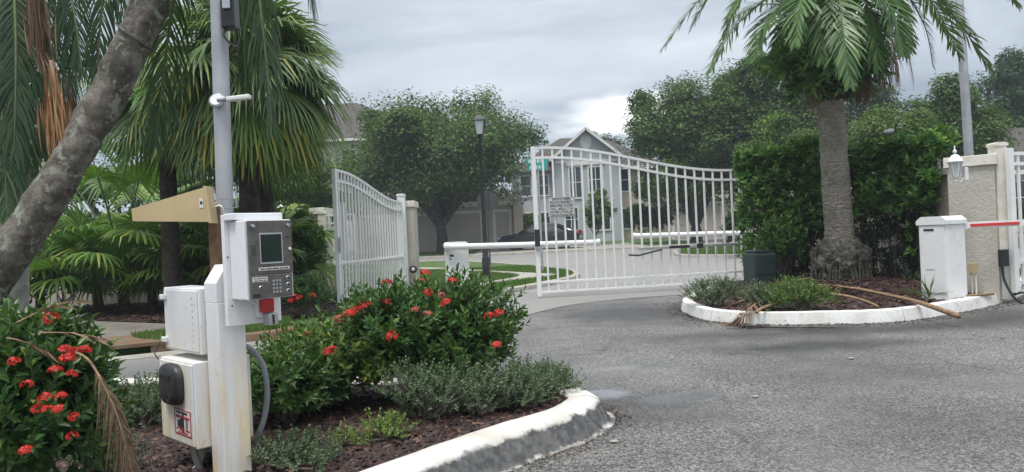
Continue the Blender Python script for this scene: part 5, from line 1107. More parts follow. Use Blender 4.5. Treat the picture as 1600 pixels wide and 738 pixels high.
FRP += [((1305, 35, Y0), (1280, -80, Y0 - .3), (1200, -60, Y0 - .7), (1140, 25, Y0 - .9)), ((1310, 35, Y0), (1350, -80, Y0 - .3), (1440, -50, Y0 - .8), (1500, 45, Y0 - 1.0)), ((1305, 35, Y0), (1260, -60, Y0 + .6), (1170, -20, Y0 + 1.0), (1130, 60, Y0 + 1.2)), ((1310, 35, Y0), (1345, -50, Y0 + .7), (1400, 0, Y0 + 1.2), (1425, 80, Y0 + 1.4)), ((1305, 38, Y0), (1290, -30, Y0 - .5), (1282, 20, Y0 - 1.0), (1284, 95, Y0 - 1.1)), ((1308, 38, Y0), (1335, -20, Y0 - .4), (1362, 30, Y0 - .9), (1372, 105, Y0 - 1.0)), ((1306, 36, Y0), (1300, -60, Y0 + .8), (1310, -10, Y0 + 1.4), (1320, 70, Y0 + 1.6))]
for pth in FRP:
    A = Acc(); pinnate(A, (0, 0, 0), 0, 0, 0, 1, 80, .46, .034, .30, rng, vee=.22, path=fpath(dp, *pth)); A.build('frond', ['date_leaf', 'rachis_green'], dp)
for a_ in (0.2, 1.1, 2.0, 2.9, 3.9, 4.8, 5.6):
    A = Acc(); pinnate(A, (H.x, H.y, H.z), a_, 1.2, -.2, 2.6, 56, .44, .026, .30, rng, vee=.25); A.build('frond', ['date_leaf', 'rachis_green'], dp)
DRP = [((1312, 50, Y0), (1370, 10, Y0 - .3), (1412, 60, Y0 - .5), (1428, 130, Y0 - .5)), ((1312, 50, Y0), (1360, 20, Y0 - .5), (1392, 60, Y0 - .7), (1402, 125, Y0 - .7)), ((1312, 50, Y0), (1355, 35, Y0 + .2), (1378, 80, Y0 + .3), (1385, 130, Y0 + .3)), ((1300, 60, Y0), (1255, 40, Y0 + .3), (1235, 70, Y0 + .4), (1228, 120, Y0 + .4))]
for pth in DRP:
    A = Acc(); pinnate(A, (0, 0, 0), 0, 0, 0, 1, 60, .36, .014, 1.1, rng, vee=.0, path=fpath(dp, *pth)); A.build('dead_frond', ['dead_leaf', 'rachis_dry'], dp)
for i, (px_, py0, py1) in enumerate(((1352, 95, 180), (1340, 120, 172), (1368, 70, 150), (1270, 110, 190))):
    a0, a1 = P(px_, py0, PALM.y - .2) - org, P(px_, py1, PALM.y - .2) - org; n = 70; pos = np.array(a0) + rng.normal(0, 1, (n, 3)) * np.array([.05, .05, .08]); V, T = leaves(pos, np.array([[0, 0, -1.0]]) + rng.normal(0, .06, (n, 3)), rng.normal(0, 1, (n, 3)), rng.uniform(.6, 1, n) * abs(a1.z - a0.z), np.full(n, .014)); npmesh('dead_strands', V, T, 'dead_leaf', dp)['kind'] = 'stuff'
# --- leaning palm at left
LT = [P(-260, 800, 4.2), P(-120, 610, 4.35), P(-5, 428, 4.5), P(60, 330, 4.6), P(125, 225, 4.7), P(185, 115, 4.8), P(238, 0, 4.9), P(285, -130, 5.0)]
lpm = thing('leaning_palm', 'leaning lichen covered palm trunk crossing the upper left', 'palm', (LT[0].x, LT[0].y, 0.05)); org = Vector(lpm.location)
pts = catmull([p - org for p in LT], 12); pts[0].z = 0; random.seed(5)
mb = MB(); mb.tube(pts, [.120 - .010 * i / len(pts) + random.uniform(-.004, .004) for i in range(len(pts))], 28)
vv = []
for v in mb.v:
    v = Vector(v); k1 = mnoise.fractal(v * 4.5, .7, 2, 4); vv.append(tuple(v + Vector((k1 * .016, k1 * .016, mnoise.noise(v * 9) * .014))))
mb.v = vv; mb.build('trunk', 'lichen_bark', lpm, smooth=True)
# dark band of wire
i_ = 66; MB().tube([pts[i_] + Vector((.128 * math.cos(a_) * .9, .128 * math.sin(a_), -.10 * math.cos(a_))) for a_ in np.linspace(3.1, 6.5, 12)], .006, 5).build('wire_loop', 'black_plastic', lpm)
H = pts[-1]; rng = np.random.default_rng(31)
MB().lathe([(.16, -.1), (.22, .1), (.2, .3), (.05, .5), (0, .5)], 12, c=tuple(H), noise=.08).build('crown_heart', 'boot_brown', lpm)
for pth in [((285, -150, 5.0), (370, -150, 4.9), (402, -20, 4.8), (425, 195, 4.75)), ((285, -150, 5.0), (350, -130, 5.2), (378, 0, 5.3), (384, 140, 5.3)), ((285, -150, 5.0), (300, -110, 5.1), (268, 20, 5.2), (243, 225, 5.25)), ((285, -150, 5.0), (210, -160, 5.3), (165, -30, 5.5), (150, 150, 5.5)),
            ((285, -150, 5.0), (420, -190, 5.0), (470, -100, 5.0), (490, 20, 5.0)), ((285, -150, 5.0), (330, -300, 5.2), (420, -280, 5.6), (470, -120, 5.8))]:
    A = Acc(); pinnate(A, (0, 0, 0), 0, 0, 0, 1, 64, .27, .018, 1.0, rng, vee=.05, path=[P(*q4) - org for q4 in pth]); A.build('frond', ['date_leaf_dark', 'rachis_green'], lpm)
# --- second date palm at the left edge, its skirt hanging into the picture
q_ = P(12, 400, 6.6); zb = .12; top_ = P(18, -60, 6.6)
lp2 = thing('date_palm', 'grey trunked date palm at the left photo edge', 'palm', (q_.x, 6.6, zb)); org = Vector(lp2.location)
random.seed(8); tl = top_ - org; tl.y = 0
MB().tube([Vector((0, 0, 0)).lerp(tl, i / 40) for i in range(41)], [.125 * (1 + random.uniform(-.03, .03)) for i in range(41)], 18).build('trunk', 'grey_bark', lp2, smooth=True)
MB().lathe([(.14, -.5), (.24, -.15), (.26, .2), (.15, .5), (0, .52)], 12, c=tuple(tl), noise=.1).build('crown_heart', 'boot_brown', lp2)
rng = np.random.default_rng(41)
for pth in [((18, -80, 6.6), (40, -60, 6.3), (40, 120, 6.1), (52, 375, 6.0)), ((18, -80, 6.6), (5, -60, 6.2), (2, 120, 6.0), (12, 340, 5.9)), ((18, -80, 6.6), (50, -90, 6.4), (62, 30, 6.2), (40, 260, 6.1)), ((18, -80, 6.6), (85, -110, 6.5), (112, 0, 6.4), (128, 110, 6.3)), ((18, -80, 6.6), (80, -80, 6.8), (100, 30, 6.9), (112, 170, 7.0)),
            ((18, -80, 6.6), (120, -150, 6.6), (180, -40, 6.6), (215, 110, 6.6)), ((18, -80, 6.6), (-20, -70, 6.3), (-35, 100, 6.2), (-30, 330, 6.1)), ((18, -80, 6.6), (30, -70, 7.0), (40, 60, 7.3), (70, 240, 7.4)), ((18, -80, 6.6), (20, -60, 6.1), (25, 80, 5.9), (22, 240, 5.8)), ((18, -80, 6.6), (-60, -120, 6.6), (-100, 20, 6.6), (-110, 200, 6.6))]:
    A = Acc(); pinnate(A, (0, 0, 0), 0, 0, 0, 1, 76, .34, .018, 1.0, rng, vee=.05, path=[P(*q4) - org for q4 in pth]); A.build('frond', ['date_leaf_dark', 'rachis_green'], lp2)
# dead hanging fronds of it
def hang(par, px0, py0, px1, py1, y, mat, n, wd_, spread):
    org = Vector(par.location); a0, a1 = P(px0, py0, y) - org, P(px1, py1, y) - org; d = np.array(a1 - a0); L = np.linalg.norm(d); rng = np.random.default_rng(int(px0)); f = rng.uniform(0, .55, n)
    pos = np.array(a0) + f[:, None] * d + rng.normal(0, 1, (n, 3)) * np.array([spread, spread, .02]) * (.4 + f)[:, None]; ln = L * (1 - f) * rng.uniform(.6, 1.0, n)
    A = Acc(); V, T = leaves(pos, d[None, :] / L + rng.normal(0, .05, (n, 3)), rng.normal(0, 1, (n, 3)), ln, np.full(n, wd_), .3, .02); A.add(V, T, 0); V, T = mb_np(MB().tube([a0, a0.lerp(a1, .5) + Vector((.01, 0, 0)), a1], [.016, .010, .003], 5)); A.add(V, T, 1)
    return A.build('dead_frond', [mat, 'rachis_dry'], par)
hang(lp2, 48, -60, 66, 105, 5.6, 'dead_leaf', 120, .016, .05); hang(lp2, 80, 95, 97, 255, 5.5, 'dead_leaf_rust', 170, .016, .05); hang(lp2, 56, 60, 84, 130, 5.6, 'dead_leaf', 60, .014, .03); hang(lp2, 104, 120, 122, 230, 6.4, 'dead_leaf', 60, .014, .04)
MB().tube([P(60, 130, 6.3) - org, P(100, 108, 6.3) - org, P(150, 100, 6.4) - org], [.018, .014, .006], 6).build('dead_stalk', 'boot_brown', lp2)

# ================================================================== TREES
def oak(label, px, y, base_z, crown_px, top_py, bot_py, mat='oak_leaf', seed=0, nlobe=16, leaf=.17, per=900, trunk_r=.32, name='oak_tree', cat='tree', tmat='oak_bark', depth=.8, flat=1.0):
    rng = np.random.default_rng(seed); random.seed(seed); q = P(px, 380, y); loc = Vector((q.x, y, base_z)); t = thing(name, label, cat, loc)
    xl, xr = P(crown_px[0], 300, y).x - loc.x, P(crown_px[1], 300, y).x - loc.x; zt, zb = P(px, top_py, y).z - base_z, P(px, bot_py, y).z - base_z
    cx, hw, cz, hh = (xl + xr) / 2, (xr - xl) / 2, (zt + zb) / 2, (zt - zb) / 2; fork = Vector((0, 0, max(zb * .75, .6)))
    lobes = []
    for i in range(nlobe):
        for _ in range(30):
            d = unit(rng.normal(0, 1, 3)); rad = rng.uniform(.42, .88); p = d * rad
            if p[2] > -.62: break
        rl = rng.uniform(.17, .40) * (1.15 - .45 * (rad > .7)); lobes.append((np.array([cx + p[0] * hw, p[1] * hw * depth, cz + p[2] * hh]), rl * np.array([hw, hw * depth, hh * flat])))
    lobes.append((np.array([cx, 0, cz]), np.array([hw, hw * depth, hh]) * .5))
    A = Acc(); twigs = MB()
    for c, r in lobes:
        nc = max(6, int(per * 1.3) // 42); d = unit(rng.normal(0, 1, (nc, 3))); sub = c + d * r * rng.uniform(.55, 1.05, (nc, 1)); sig = .20 * r.mean() + .10
        pos = (sub[:, None, :] + np.clip(rng.normal(0, 1, (nc, 42, 3)), -1.5, 1.5) * np.array([sig, sig, sig * .6])).reshape(-1, 3); nd = rng.normal(0, 1, pos.shape); up = unit(np.repeat(d, 42, axis=0) + np.array([[0, 0, 1.0]]) + rng.normal(0, .45, pos.shape))
        nd = nd - up * (nd * up).sum(1, keepdims=True); V, T = leaves(pos, nd + 1e-4, up, leaf * rng.uniform(.6, 1.25, len(pos)), leaf * .62 * rng.uniform(.7, 1.2, len(pos)), .2, .1); A.add(V, T)
        for k_ in range(5): s4 = Vector(sub[k_ % nc]); twigs.tube([Vector(c), Vector(c).lerp(s4, .6) + Vector((0, 0, .1)), s4], [.05, .03, .01], 4, cap=False)
    A.build('crown', [mat], t)
    mb = MB(); mb.tube([Vector((0, 0, -.15)), Vector((.02, 0, .25)), fork * .6 + Vector((.06, 0, 0)), fork], [trunk_r * 1.5, trunk_r, trunk_r * .85, trunk_r * .8], 12); mb.build('trunk', tmat, t, smooth=True)
    for c, r in lobes[:max(6, nlobe * 2 // 3)]:
        c = Vector(c); m = fork.lerp(c, .5) + Vector((random.gauss(0, .2), random.gauss(0, .2), .12 * (c - fork).length)); MB().tube([fork - Vector((0, 0, .1)), m, c], [trunk_r * .5, trunk_r * .3, trunk_r * .12], 7, cap=False).build('limb', tmat, t, smooth=True)
    twigs.build('twigs', tmat, t)['kind'] = 'stuff'
    return t
oak('broad live oak in front of the tan garages', 690, 43, ZT(43), (506, 874), 136, 338, 'oak_leaf', 101, 38, .20, 1250, .36)
oak('large dark oak behind the wide gate leaf', 1088, 42, ZT(42), (965, 1200), 100, 345, 'oak_leaf', 102, 30, .20, 1150, .34)
oak('tall oak rising left of the palm trunk', 1205, 40, ZT(40), (1065, 1300), 66, 320, 'oak_leaf', 103, 30, .20, 1100, .34)
oak('yellow-green oak just left of the palm trunk', 1215, 31, ZT(31), (1135, 1300), 170, 300, 'oak_leaf_yellow', 104, 14, .15, 900, .22)
oak('yellow-green oak right of the palm trunk', 1415, 30, ZT(30), (1315, 1480), 145, 290, 'oak_leaf_yellow', 105, 14, .15, 900, .24)
oak('dark oak behind the tall steel pole', 1500, 34, ZT(34), (1420, 1580), 120, 290, 'oak_leaf', 106, 20, .17, 950, .26)
oak('tall far oak at the upper right edge', 1570, 46, ZT(46), (1500, 1680), 70, 270, 'oak_leaf_dark', 107, 20, .22, 900, .3)
oak('far dark oak filling behind the palm crown', 1330, 48, ZT(48), (1240, 1440), 100, 300, 'oak_leaf_dark', 108, 22, .22, 900, .3)
oak('far tree behind the low fan palms', 190, 30, ZT(30), (60, 330), 215, 360, 'oak_leaf_dark', 109, 12, .17, 700, .25)
oak('far tree behind the call box and cabbage palms', 450, 30, ZT(30), (310, 600), 222, 380, 'oak_leaf', 110, 20, .17, 900, .25)
oak('far tree behind the left edge palm', 30, 36, ZT(36), (-90, 120), 228, 370, 'oak_leaf_dark', 111, 10, .18, 600, .25)
oak('small slender tree in front of the blue-grey house', 930, 45, ZT(45), (900, 962), 290, 362, 'oak_leaf_yellow', 112, 8, .16, 420, .07)
oak('small tree peeping above the blue-grey roof', 940, 72, ZT(72), (915, 975), 196, 260, 'oak_leaf_dark', 113, 6, .25, 350, .2)
def roundbush(label, px, py_top, py_bot, half_px, y, mat, seed, n=500, L=.12):
    q0, q1 = P(px, py_bot, y), P(px, py_top, y); hw = half_px / F_PX * y; hh = (q1.z - q0.z) / 2
    shrub('round_shrub', label, 'bush', (q0.x, y, q0.z + hh * .95), (hw * 1.05, hw * .8, hh * .95), n, .22, 8, L, L * .5, mat, 6, seed, ZT(y) + .05, nstem=6, group='shrubs beyond the gate')
roundbush('dark round shrub in front of the tan wing of the house', 1012, 318, 376, 36, 44, 'oak_leaf_dark', 201, 700, .2)
roundbush('dark shrub beyond the gate beside the stucco pillar', 1152, 330, 392, 18, 26, 'oak_leaf_dark', 202, 500, .14)
roundbush('green shrub behind the dark car', 838, 334, 385, 26, 49, 'oak_leaf', 203, 400, .2)
roundbush('dark shrub seen through the right entry gate', 1590, 318, 356, 22, 24, 'oak_leaf_dark', 204, 300, .14)
c_ = P(470, 400, 14.6); shrub('ixora_bush', 'leafy upright shrub against the stucco wall end', 'bush', (c_.x, 14.6, .95), (.34, .3, .82), 420, .2, 9, .12, .05, 'hedge_leaf', 6, 205, .1, nstem=14)
for i, (px_, lab) in enumerate(((395, 'dark shrub filling behind the call box screen'), (300, 'dark shrub filling behind the antenna'), (90, 'dark shrub filling behind the leaning trunk'))):
    c_ = P(px_, 400, 15.2); shrub('backing_shrub', lab, 'bush', (c_.x, 15.2, 1.0), (.95, .4, .95), 520, .24, 9, .15, .06, 'oak_leaf_dark', 6, 210 + i, .1, nstem=10, group='dark shrubs along the left wall')

# ================================================================== BUILDINGS
def win(par, x0, x1, z0, z1, y, mull=1, bars=1, fr=.07, shut=False):
    f = MB()
    for b in ((x0 - fr, x1 + fr, z1, z1 + fr), (x0 - fr, x1 + fr, z0 - fr, z0), (x0 - fr, x0, z0, z1), (x1, x1 + fr, z0, z1)): f.box(b[0], b[1], y - .07, y - .002, b[2], b[3])
    fo = f.build('window', 'trim_white', par)
    MB().box(x0, x1, y - .03, y - .003, z0, z1).build('pane', 'window_glass', fo)
    for i in range(1, mull + 1): xx = x0 + (x1 - x0) * i / (mull + 1); MB().box(xx - .03, xx + .03, y - .06, y - .031, z0, z1).build('mullion', 'trim_white', fo)
    for i in range(1, bars + 1): zz = z0 + (z1 - z0) * i / (bars + 1); MB().box(x0, x1, y - .055, y - .0315, zz - .025, zz + .025).build('glazing_bar', 'trim_white', fo)
    return fo
def garage_door(par, x0, x1, z0, z1, y, n=5):
    d = MB().box(x0, x1, y - .012, y - .002, z0, z1).build('garage_door', 'stucco_tan', par); h = (z1 - z0) / n
    for i in range(n): MB().box(x0, x1, y - .05, y - .014, z0 + i * h + .012, z0 + (i + 1) * h - .012, bev=.008).build('door_panel', 'garage_panel', d)
    MB().box(x0 - .18, x0, y - .07, y - .002, z0, z1 + .18).build('door_casing', 'trim_white', par); MB().box(x1, x1 + .18, y - .07, y - .002, z0, z1 + .18).build('door_casing', 'trim_white', par); MB().box(x0, x1, y - .07, y - .002, z1, z1 + .18).build('door_casing', 'trim_white', par)
def roof(par, pts, faces, mat='roof_shingle', nm='roof'): return MB().add(pts, faces).build(nm, mat, par)
def hiproof(par, x0, x1, y0, y1, z0, z1, rx0, rx1, ry, th=.18):
    v = [(x0, y0, z0), (x1, y0, z0), (x1, y1, z0), (x0, y1, z0), (rx0, ry, z1), (rx1, ry, z1)]
    o = roof(par, v, [(0, 1, 5, 4), (2, 3, 4, 5), (3, 0, 4), (1, 2, 5), (3, 2, 1, 0)]); MB().box(x0 - .05, x1 + .05, y0 - .08, y0 - .002, z0 - th, z0 + .03).build('fascia', 'trim_white', par); return o
# garages, centre
y_ = 46.0; z_ = ZT(46) + .1; B = thing('garage_block', 'tan garage block with wide panelled doors behind the oak', 'building', (0, y_, z_))
xa, xb = P(560, 380, y_).x, P(815, 380, y_).x
MB().box(xa, xb, 0, 8, 0, 2.95).build('wall', 'stucco_tan', B)
for a, b in ((568, 640), (652, 752), (776, 797)): garage_door(B, P(a, 380, y_).x, P(b, 380, y_).x, .02, 2.3, 0)
MB().box(xa - .2, xb + .15, -.22, -.002, 2.72, 2.97).build('cornice', 'trim_white', B)
hiproof(B, xa - .4, xb + .3, -.45, 8.4, 2.98, 4.4, xa + 3, xb - 3, 4)
xg0, xg1, xgc = P(768, 330, y_).x, P(806, 330, y_).x, P(787, 330, y_).x
MB().prism([(xg0, 2.975), (xg1, 2.975), (xgc, 3.75)], .34, Matrix.Translation((0, -.6, 0))).build('gable', 'stucco_tan', B)
for s4 in ((xg0 - .12, xgc), (xg1 + .12, xgc)): MB().beam((s4[0], -.5, 2.96), (s4[1], -.5, 3.84), .34, .12).build('rake_trim', 'trim_white', B)
MB().lathe([(0, 0), (.16, 0), (.16, .05), (0, .05)], 14, M=Matrix.Translation((xgc, -.605, 3.27)) @ Matrix.Rotation(R_(90), 4, 'X')).build('gable_medallion', 'trim_white', B)
xc = P(810, 350, y_).x
MB().box(xc - .28, xc + .28, -.55, .0, 0, 3.5, bev=.02).build('corner_pier', 'stucco_tan', B); MB().box(xc - .36, xc + .36, -.63, .08, 3.502, 3.72, bev=.03).build('pier_cap', 'trim_white', B)
MB().box(xc - .2, xc + .2, -.45, -.05, 3.722, 4.3, bev=.08).build('pier_finial', 'trim_white', B)
# far townhouse, roof only above the trees
y_ = 62.0; z_ = ZT(62); ap = P(548, 158, y_ + 5); B = thing('townhouse', 'townhouse with brown hip roof rising left of the oak', 'building', (0, y_, z_))
zr = ap.z - z_; x0, x1 = P(400, 250, y_).x, P(690, 250, y_).x; ez = P(620, 215, y_).z - z_
MB().box(x0 + .6, x1 - .6, 0, 12, 0, ez - .1).build('wall', 'stucco_beige', B)
hiproof(B, x0, x1, -.6, 12.6, ez, zr, ap.x - 3.5, ap.x + .3, 6)
for i in range(5):
    xx = x0 + 2 + i * (x1 - x0 - 4) / 4.4; win(B, xx, xx + 1.1, ez - 2.6, ez - .9, 0); win(B, xx, xx + 1.1, ez - 5.6, ez - 3.9, 0)
# blue-grey house
y_ = 52.0; z_ = ZT(52) + .05; B = thing('townhouse', 'blue-grey two storey house with white trimmed front gable', 'building', (0, y_, z_))
def hx(px, py=290): return P(px, py, y_).x
def hz(py, px=918): return P(px, py, y_).z - z_
gx0, gx1, gxc = hx(868), hx(968), hx(918); zE, zA_ = hz(243), hz(203)
MB().box(gx0, gx1, 0, 9, 0, zE).build('wall', 'stucco_blue', B)
MB().prism([(gx0, zE + .002), (gx1, zE + .002), (gxc, zA_)], .3).build('gable', 'stucco_blue', B)
ov = .35
roof(B, [(gx0 - ov, -.4, zE - .25), (gxc, -.4, zA_ + .12), (gxc, 9, zA_ + .12), (gx0 - ov, 9, zE - .25), (gx1 + ov, -.4, zE - .25), (gx1 + ov, 9, zE - .25)], [(0, 1, 2, 3), (1, 4, 5, 2)])
for s4 in (gx0 - ov, gx1 + ov): MB().beam((s4, -.46, zE - .30), (gxc, -.46, zA_ + .06), .1, .18).build('rake_trim', 'trim_white', B)
MB().lathe([(0, 0), (.42, 0), (.42, .05), (0, .05)], 20, M=Matrix.Translation((gxc, -.005, (zE + zA_) / 2 + .1)) @ Matrix.Diagonal((1, 1, 1.3, 1)) @ Matrix.Rotation(R_(90), 4, 'X')).build('gable_vent', 'trim_white', B)
MB().box(gx0 - .02, gx1 + .02, -.08, -.002, zE - .5, zE - .3).build('string_course', 'trim_white', B)
for a, b, c, d in ((891, 908, 262, 309), (921, 941, 262, 300), (957, 964, 266, 298)):
    if b < 950: win(B, hx(a), hx(b), hz(d, a), hz(c, a), 0, 1, 1, .12)
MB().box(hx(886), hx(946), -.12, -.0715, hz(258), hz(254)).build('window_head', 'trim_white', B)
for a, b in ((880, 900), (925, 950)): win(B, hx(a), hx(b), .9, 2.5, 0, 1, 1, .1)
lx0 = hx(800); MB().box(lx0, gx0 - .003, 1.5, 9, 0, hz(262)).build('wing_wall', 'stucco_blue', B)
for a, b in ((815, 830), (842, 858)): win(B, hx(a), hx(b), 3.6, 5.0, 1.5, 0, 1, .1); win(B, hx(a), hx(b), .9, 2.3, 1.5, 0, 1, .1)
roof(B, [(lx0 - .5, 1.0, hz(262)), (gxc, 1.0, hz(262)), (gxc, 6.5, hz(196)), (lx0 + 4, 6.5, hz(196)), (lx0 - .5, 11, hz(262)), (gxc, 11, hz(262))], [(0, 1, 2, 3), (0, 3, 4), (3, 2, 5, 4)])
rx0, rx1 = gx1 + .003, hx(1040); MB().box(rx0, rx1, 1.2, 10, 0, hz(262)).build('wing_wall', 'stucco_tan', B)
for a, b in ((972, 986), (1003, 1018)): win(B, hx(a), hx(b), 3.6, 5.2, 1.2, 0, 1, .1); win(B, hx(a), hx(b), .9, 2.3, 1.2, 0, 1, .1)
roof(B, [(gxc, .75, hz(262)), (rx1 + .5, .75, hz(262)), (rx1 - 3, 6.5, hz(203)), (gxc, 6.5, hz(203)), (rx1 + .5, 11, hz(262)), (gxc, 11, hz(262))], [(0, 1, 2, 3), (1, 4, 2), (2, 4, 5, 3)])
MB().box(gx1 + .3, rx1 + .5, .66, .748, hz(262) - .18, hz(262) + .02).build('fascia', 'trim_white', B)
# tan garages beyond the gate
y_ = 49.0; z_ = ZT(49) + .1; B = thing('garage_block', 'low tan garage block seen through the wide gate leaf', 'building', (0, y_, z_))
xa, xb = P(1046, 380, y_).x, P(1420, 380, y_).x
MB().box(xa, xb, 0, 8, 0, 2.75).build('wall', 'stucco_tan', B)
for a, b in ((1055, 1085), (1096, 1128), (1150, 1190)): garage_door(B, P(a, 380, y_).x, P(b, 380, y_).x, .02, 2.2, 0)
MB().box(xa - .2, xb + .2, -.2, -.002, 2.55, 2.77).build('cornice', 'trim_white', B); hiproof(B, xa - .4, xb + .4, -.45, 8.4, 2.78, 4.6, xa + 3.5, xb - 3.5, 4)
# house at the right edge
y_ = 36.0; z_ = ZT(36) + .05; B = thing('bungalow', 'bungalow with grey roof beyond the right entry gate', 'building', (0, y_, z_))
xa, xb = P(1545, 300, y_).x, P(1545, 300, y_).x + 14; ez = P(1590, 268, y_).z - z_
MB().box(xa, xb, 0, 9, 0, ez - .05).build('wall', 'stucco_beige', B); hiproof(B, xa - .5, xb + .5, -.5, 9.5, ez, P(1590, 200, y_ + 4.5).z - z_, xa + 3.2, xb - 3, 4.5)
for i in range(3): win(B, xa + 1.2 + i * 3.4, xa + 2.6 + i * 3.4, .9, ez - .5, 0)

# ================================================================== STREET FURNITURE
g_ = G(760, 432, .1); LPT = thing('street_lamp', 'black street lamp with tapered lantern on the lawn', 'street lamp', (g_.x, g_.y, .1)); zt = P(748, 182, g_.y).z - .1
MB().lathe([(.11, 0), (.11, .5), (.085, .55), (.075, .9), (.06, 1.0), (.045, zt - .62), (.07, zt - .58), (.05, zt - .54), (.0, zt - .54)], 14).build('lamp_column', 'black_paint', LPT, smooth=True, angle=35)
MB().lathe([(.12, zt - .54), (.13, zt - .51), (.0, zt - .51)], 4).build('lantern_base', 'black_paint', LPT)
MB().lathe([(.125, zt - .508), (.205, zt - .14)], 4).build('lantern_glass', 'lamp_glass', LPT)
for i in range(4):
    a_ = 2 * math.pi * (i + .5) / 4; MB().beam((.13 * math.cos(a_), .13 * math.sin(a_), zt - .51), (.213 * math.cos(a_), .213 * math.sin(a_), zt - .135), .022, .022, (.3, .2, 0)).build('lantern_rib', 'black_paint', LPT)
MB().lathe([(.25, zt - .135), (.26, zt - .12), (.12, zt - .02), (.10, zt + .01), (.05, zt + .02), (.035, zt + .06), (0, zt + .07)], 4).build('lantern_roof', 'black_paint', LPT)
# street name sign
g_ = G(848, 425, .1); t = thing('street_name_sign', 'two teal street name blades on a thin post behind the gate', 'sign', (g_.x, g_.y, .1)); za = P(842, 252, g_.y).z - .1; zb_ = P(842, 261.5, g_.y).z - .1
MB().tube([(0, 0, 0), (0, 0, za + .05)], .03, 8).build('sign_post', 'galvanised', t)
for zz, wd_, rz in ((za, .31, .06), (zb_, .28, -.06)):
    Mb = Matrix.Translation((-.02, -.04, zz)) @ Matrix.Rotation(rz, 4, 'Z'); bl_ = MB().box(-wd_, wd_, -.01, .01, -.085, .085, Mb).build('name_blade', 'sign_teal', t)
    x = -wd_ + .06
    while x < wd_ - .1: w_ = random.uniform(.05, .10); MB().box(x, x + w_, -.014, -.0105, -.05, .05, Mb).build('letter_mark', 'sign_metal_white', bl_); x += w_ + random.uniform(.03, .06)
# sign seen from behind
g_ = G(764, 417, .1); t = thing('road_sign', 'grey back of an octagonal sign behind the street lamp', 'sign', (g_.x, g_.y, .1 + ZT(g_.y))); q_ = P(768, 316, g_.y); zc = q_.z - .1
MB().lathe([(0, 0), (.40, 0), (.40, .01), (0, .01)], 8, M=Matrix.Translation((0.05, 0.02, zc)) @ Matrix.Rotation(R_(90), 4, 'X')).build('sign_plate', 'sign_back', t); MB().box(.02, .08, -.06, .008, 0, zc + .3).build('sign_post', 'sign_back', t)
# steel pole at right
q_ = P(1510, 245, 14.0); q0 = P(1497, 0, 14.0); t = thing('light_pole', 'tall steel light pole behind the right stucco pillar', 'pole', (q_.x + .05, 14.0, 0.0))
MB().tube([(0.02, 0, 0), (0, 0, q_.z), (q0.x - q_.x - .03, 0, q0.z), ((q0.x - q_.x) * 1.6, 0, q0.z + 2.2)], [.085, .08, .075, .07], 18).build('pole_shaft', 'galvanised', t, smooth=True)
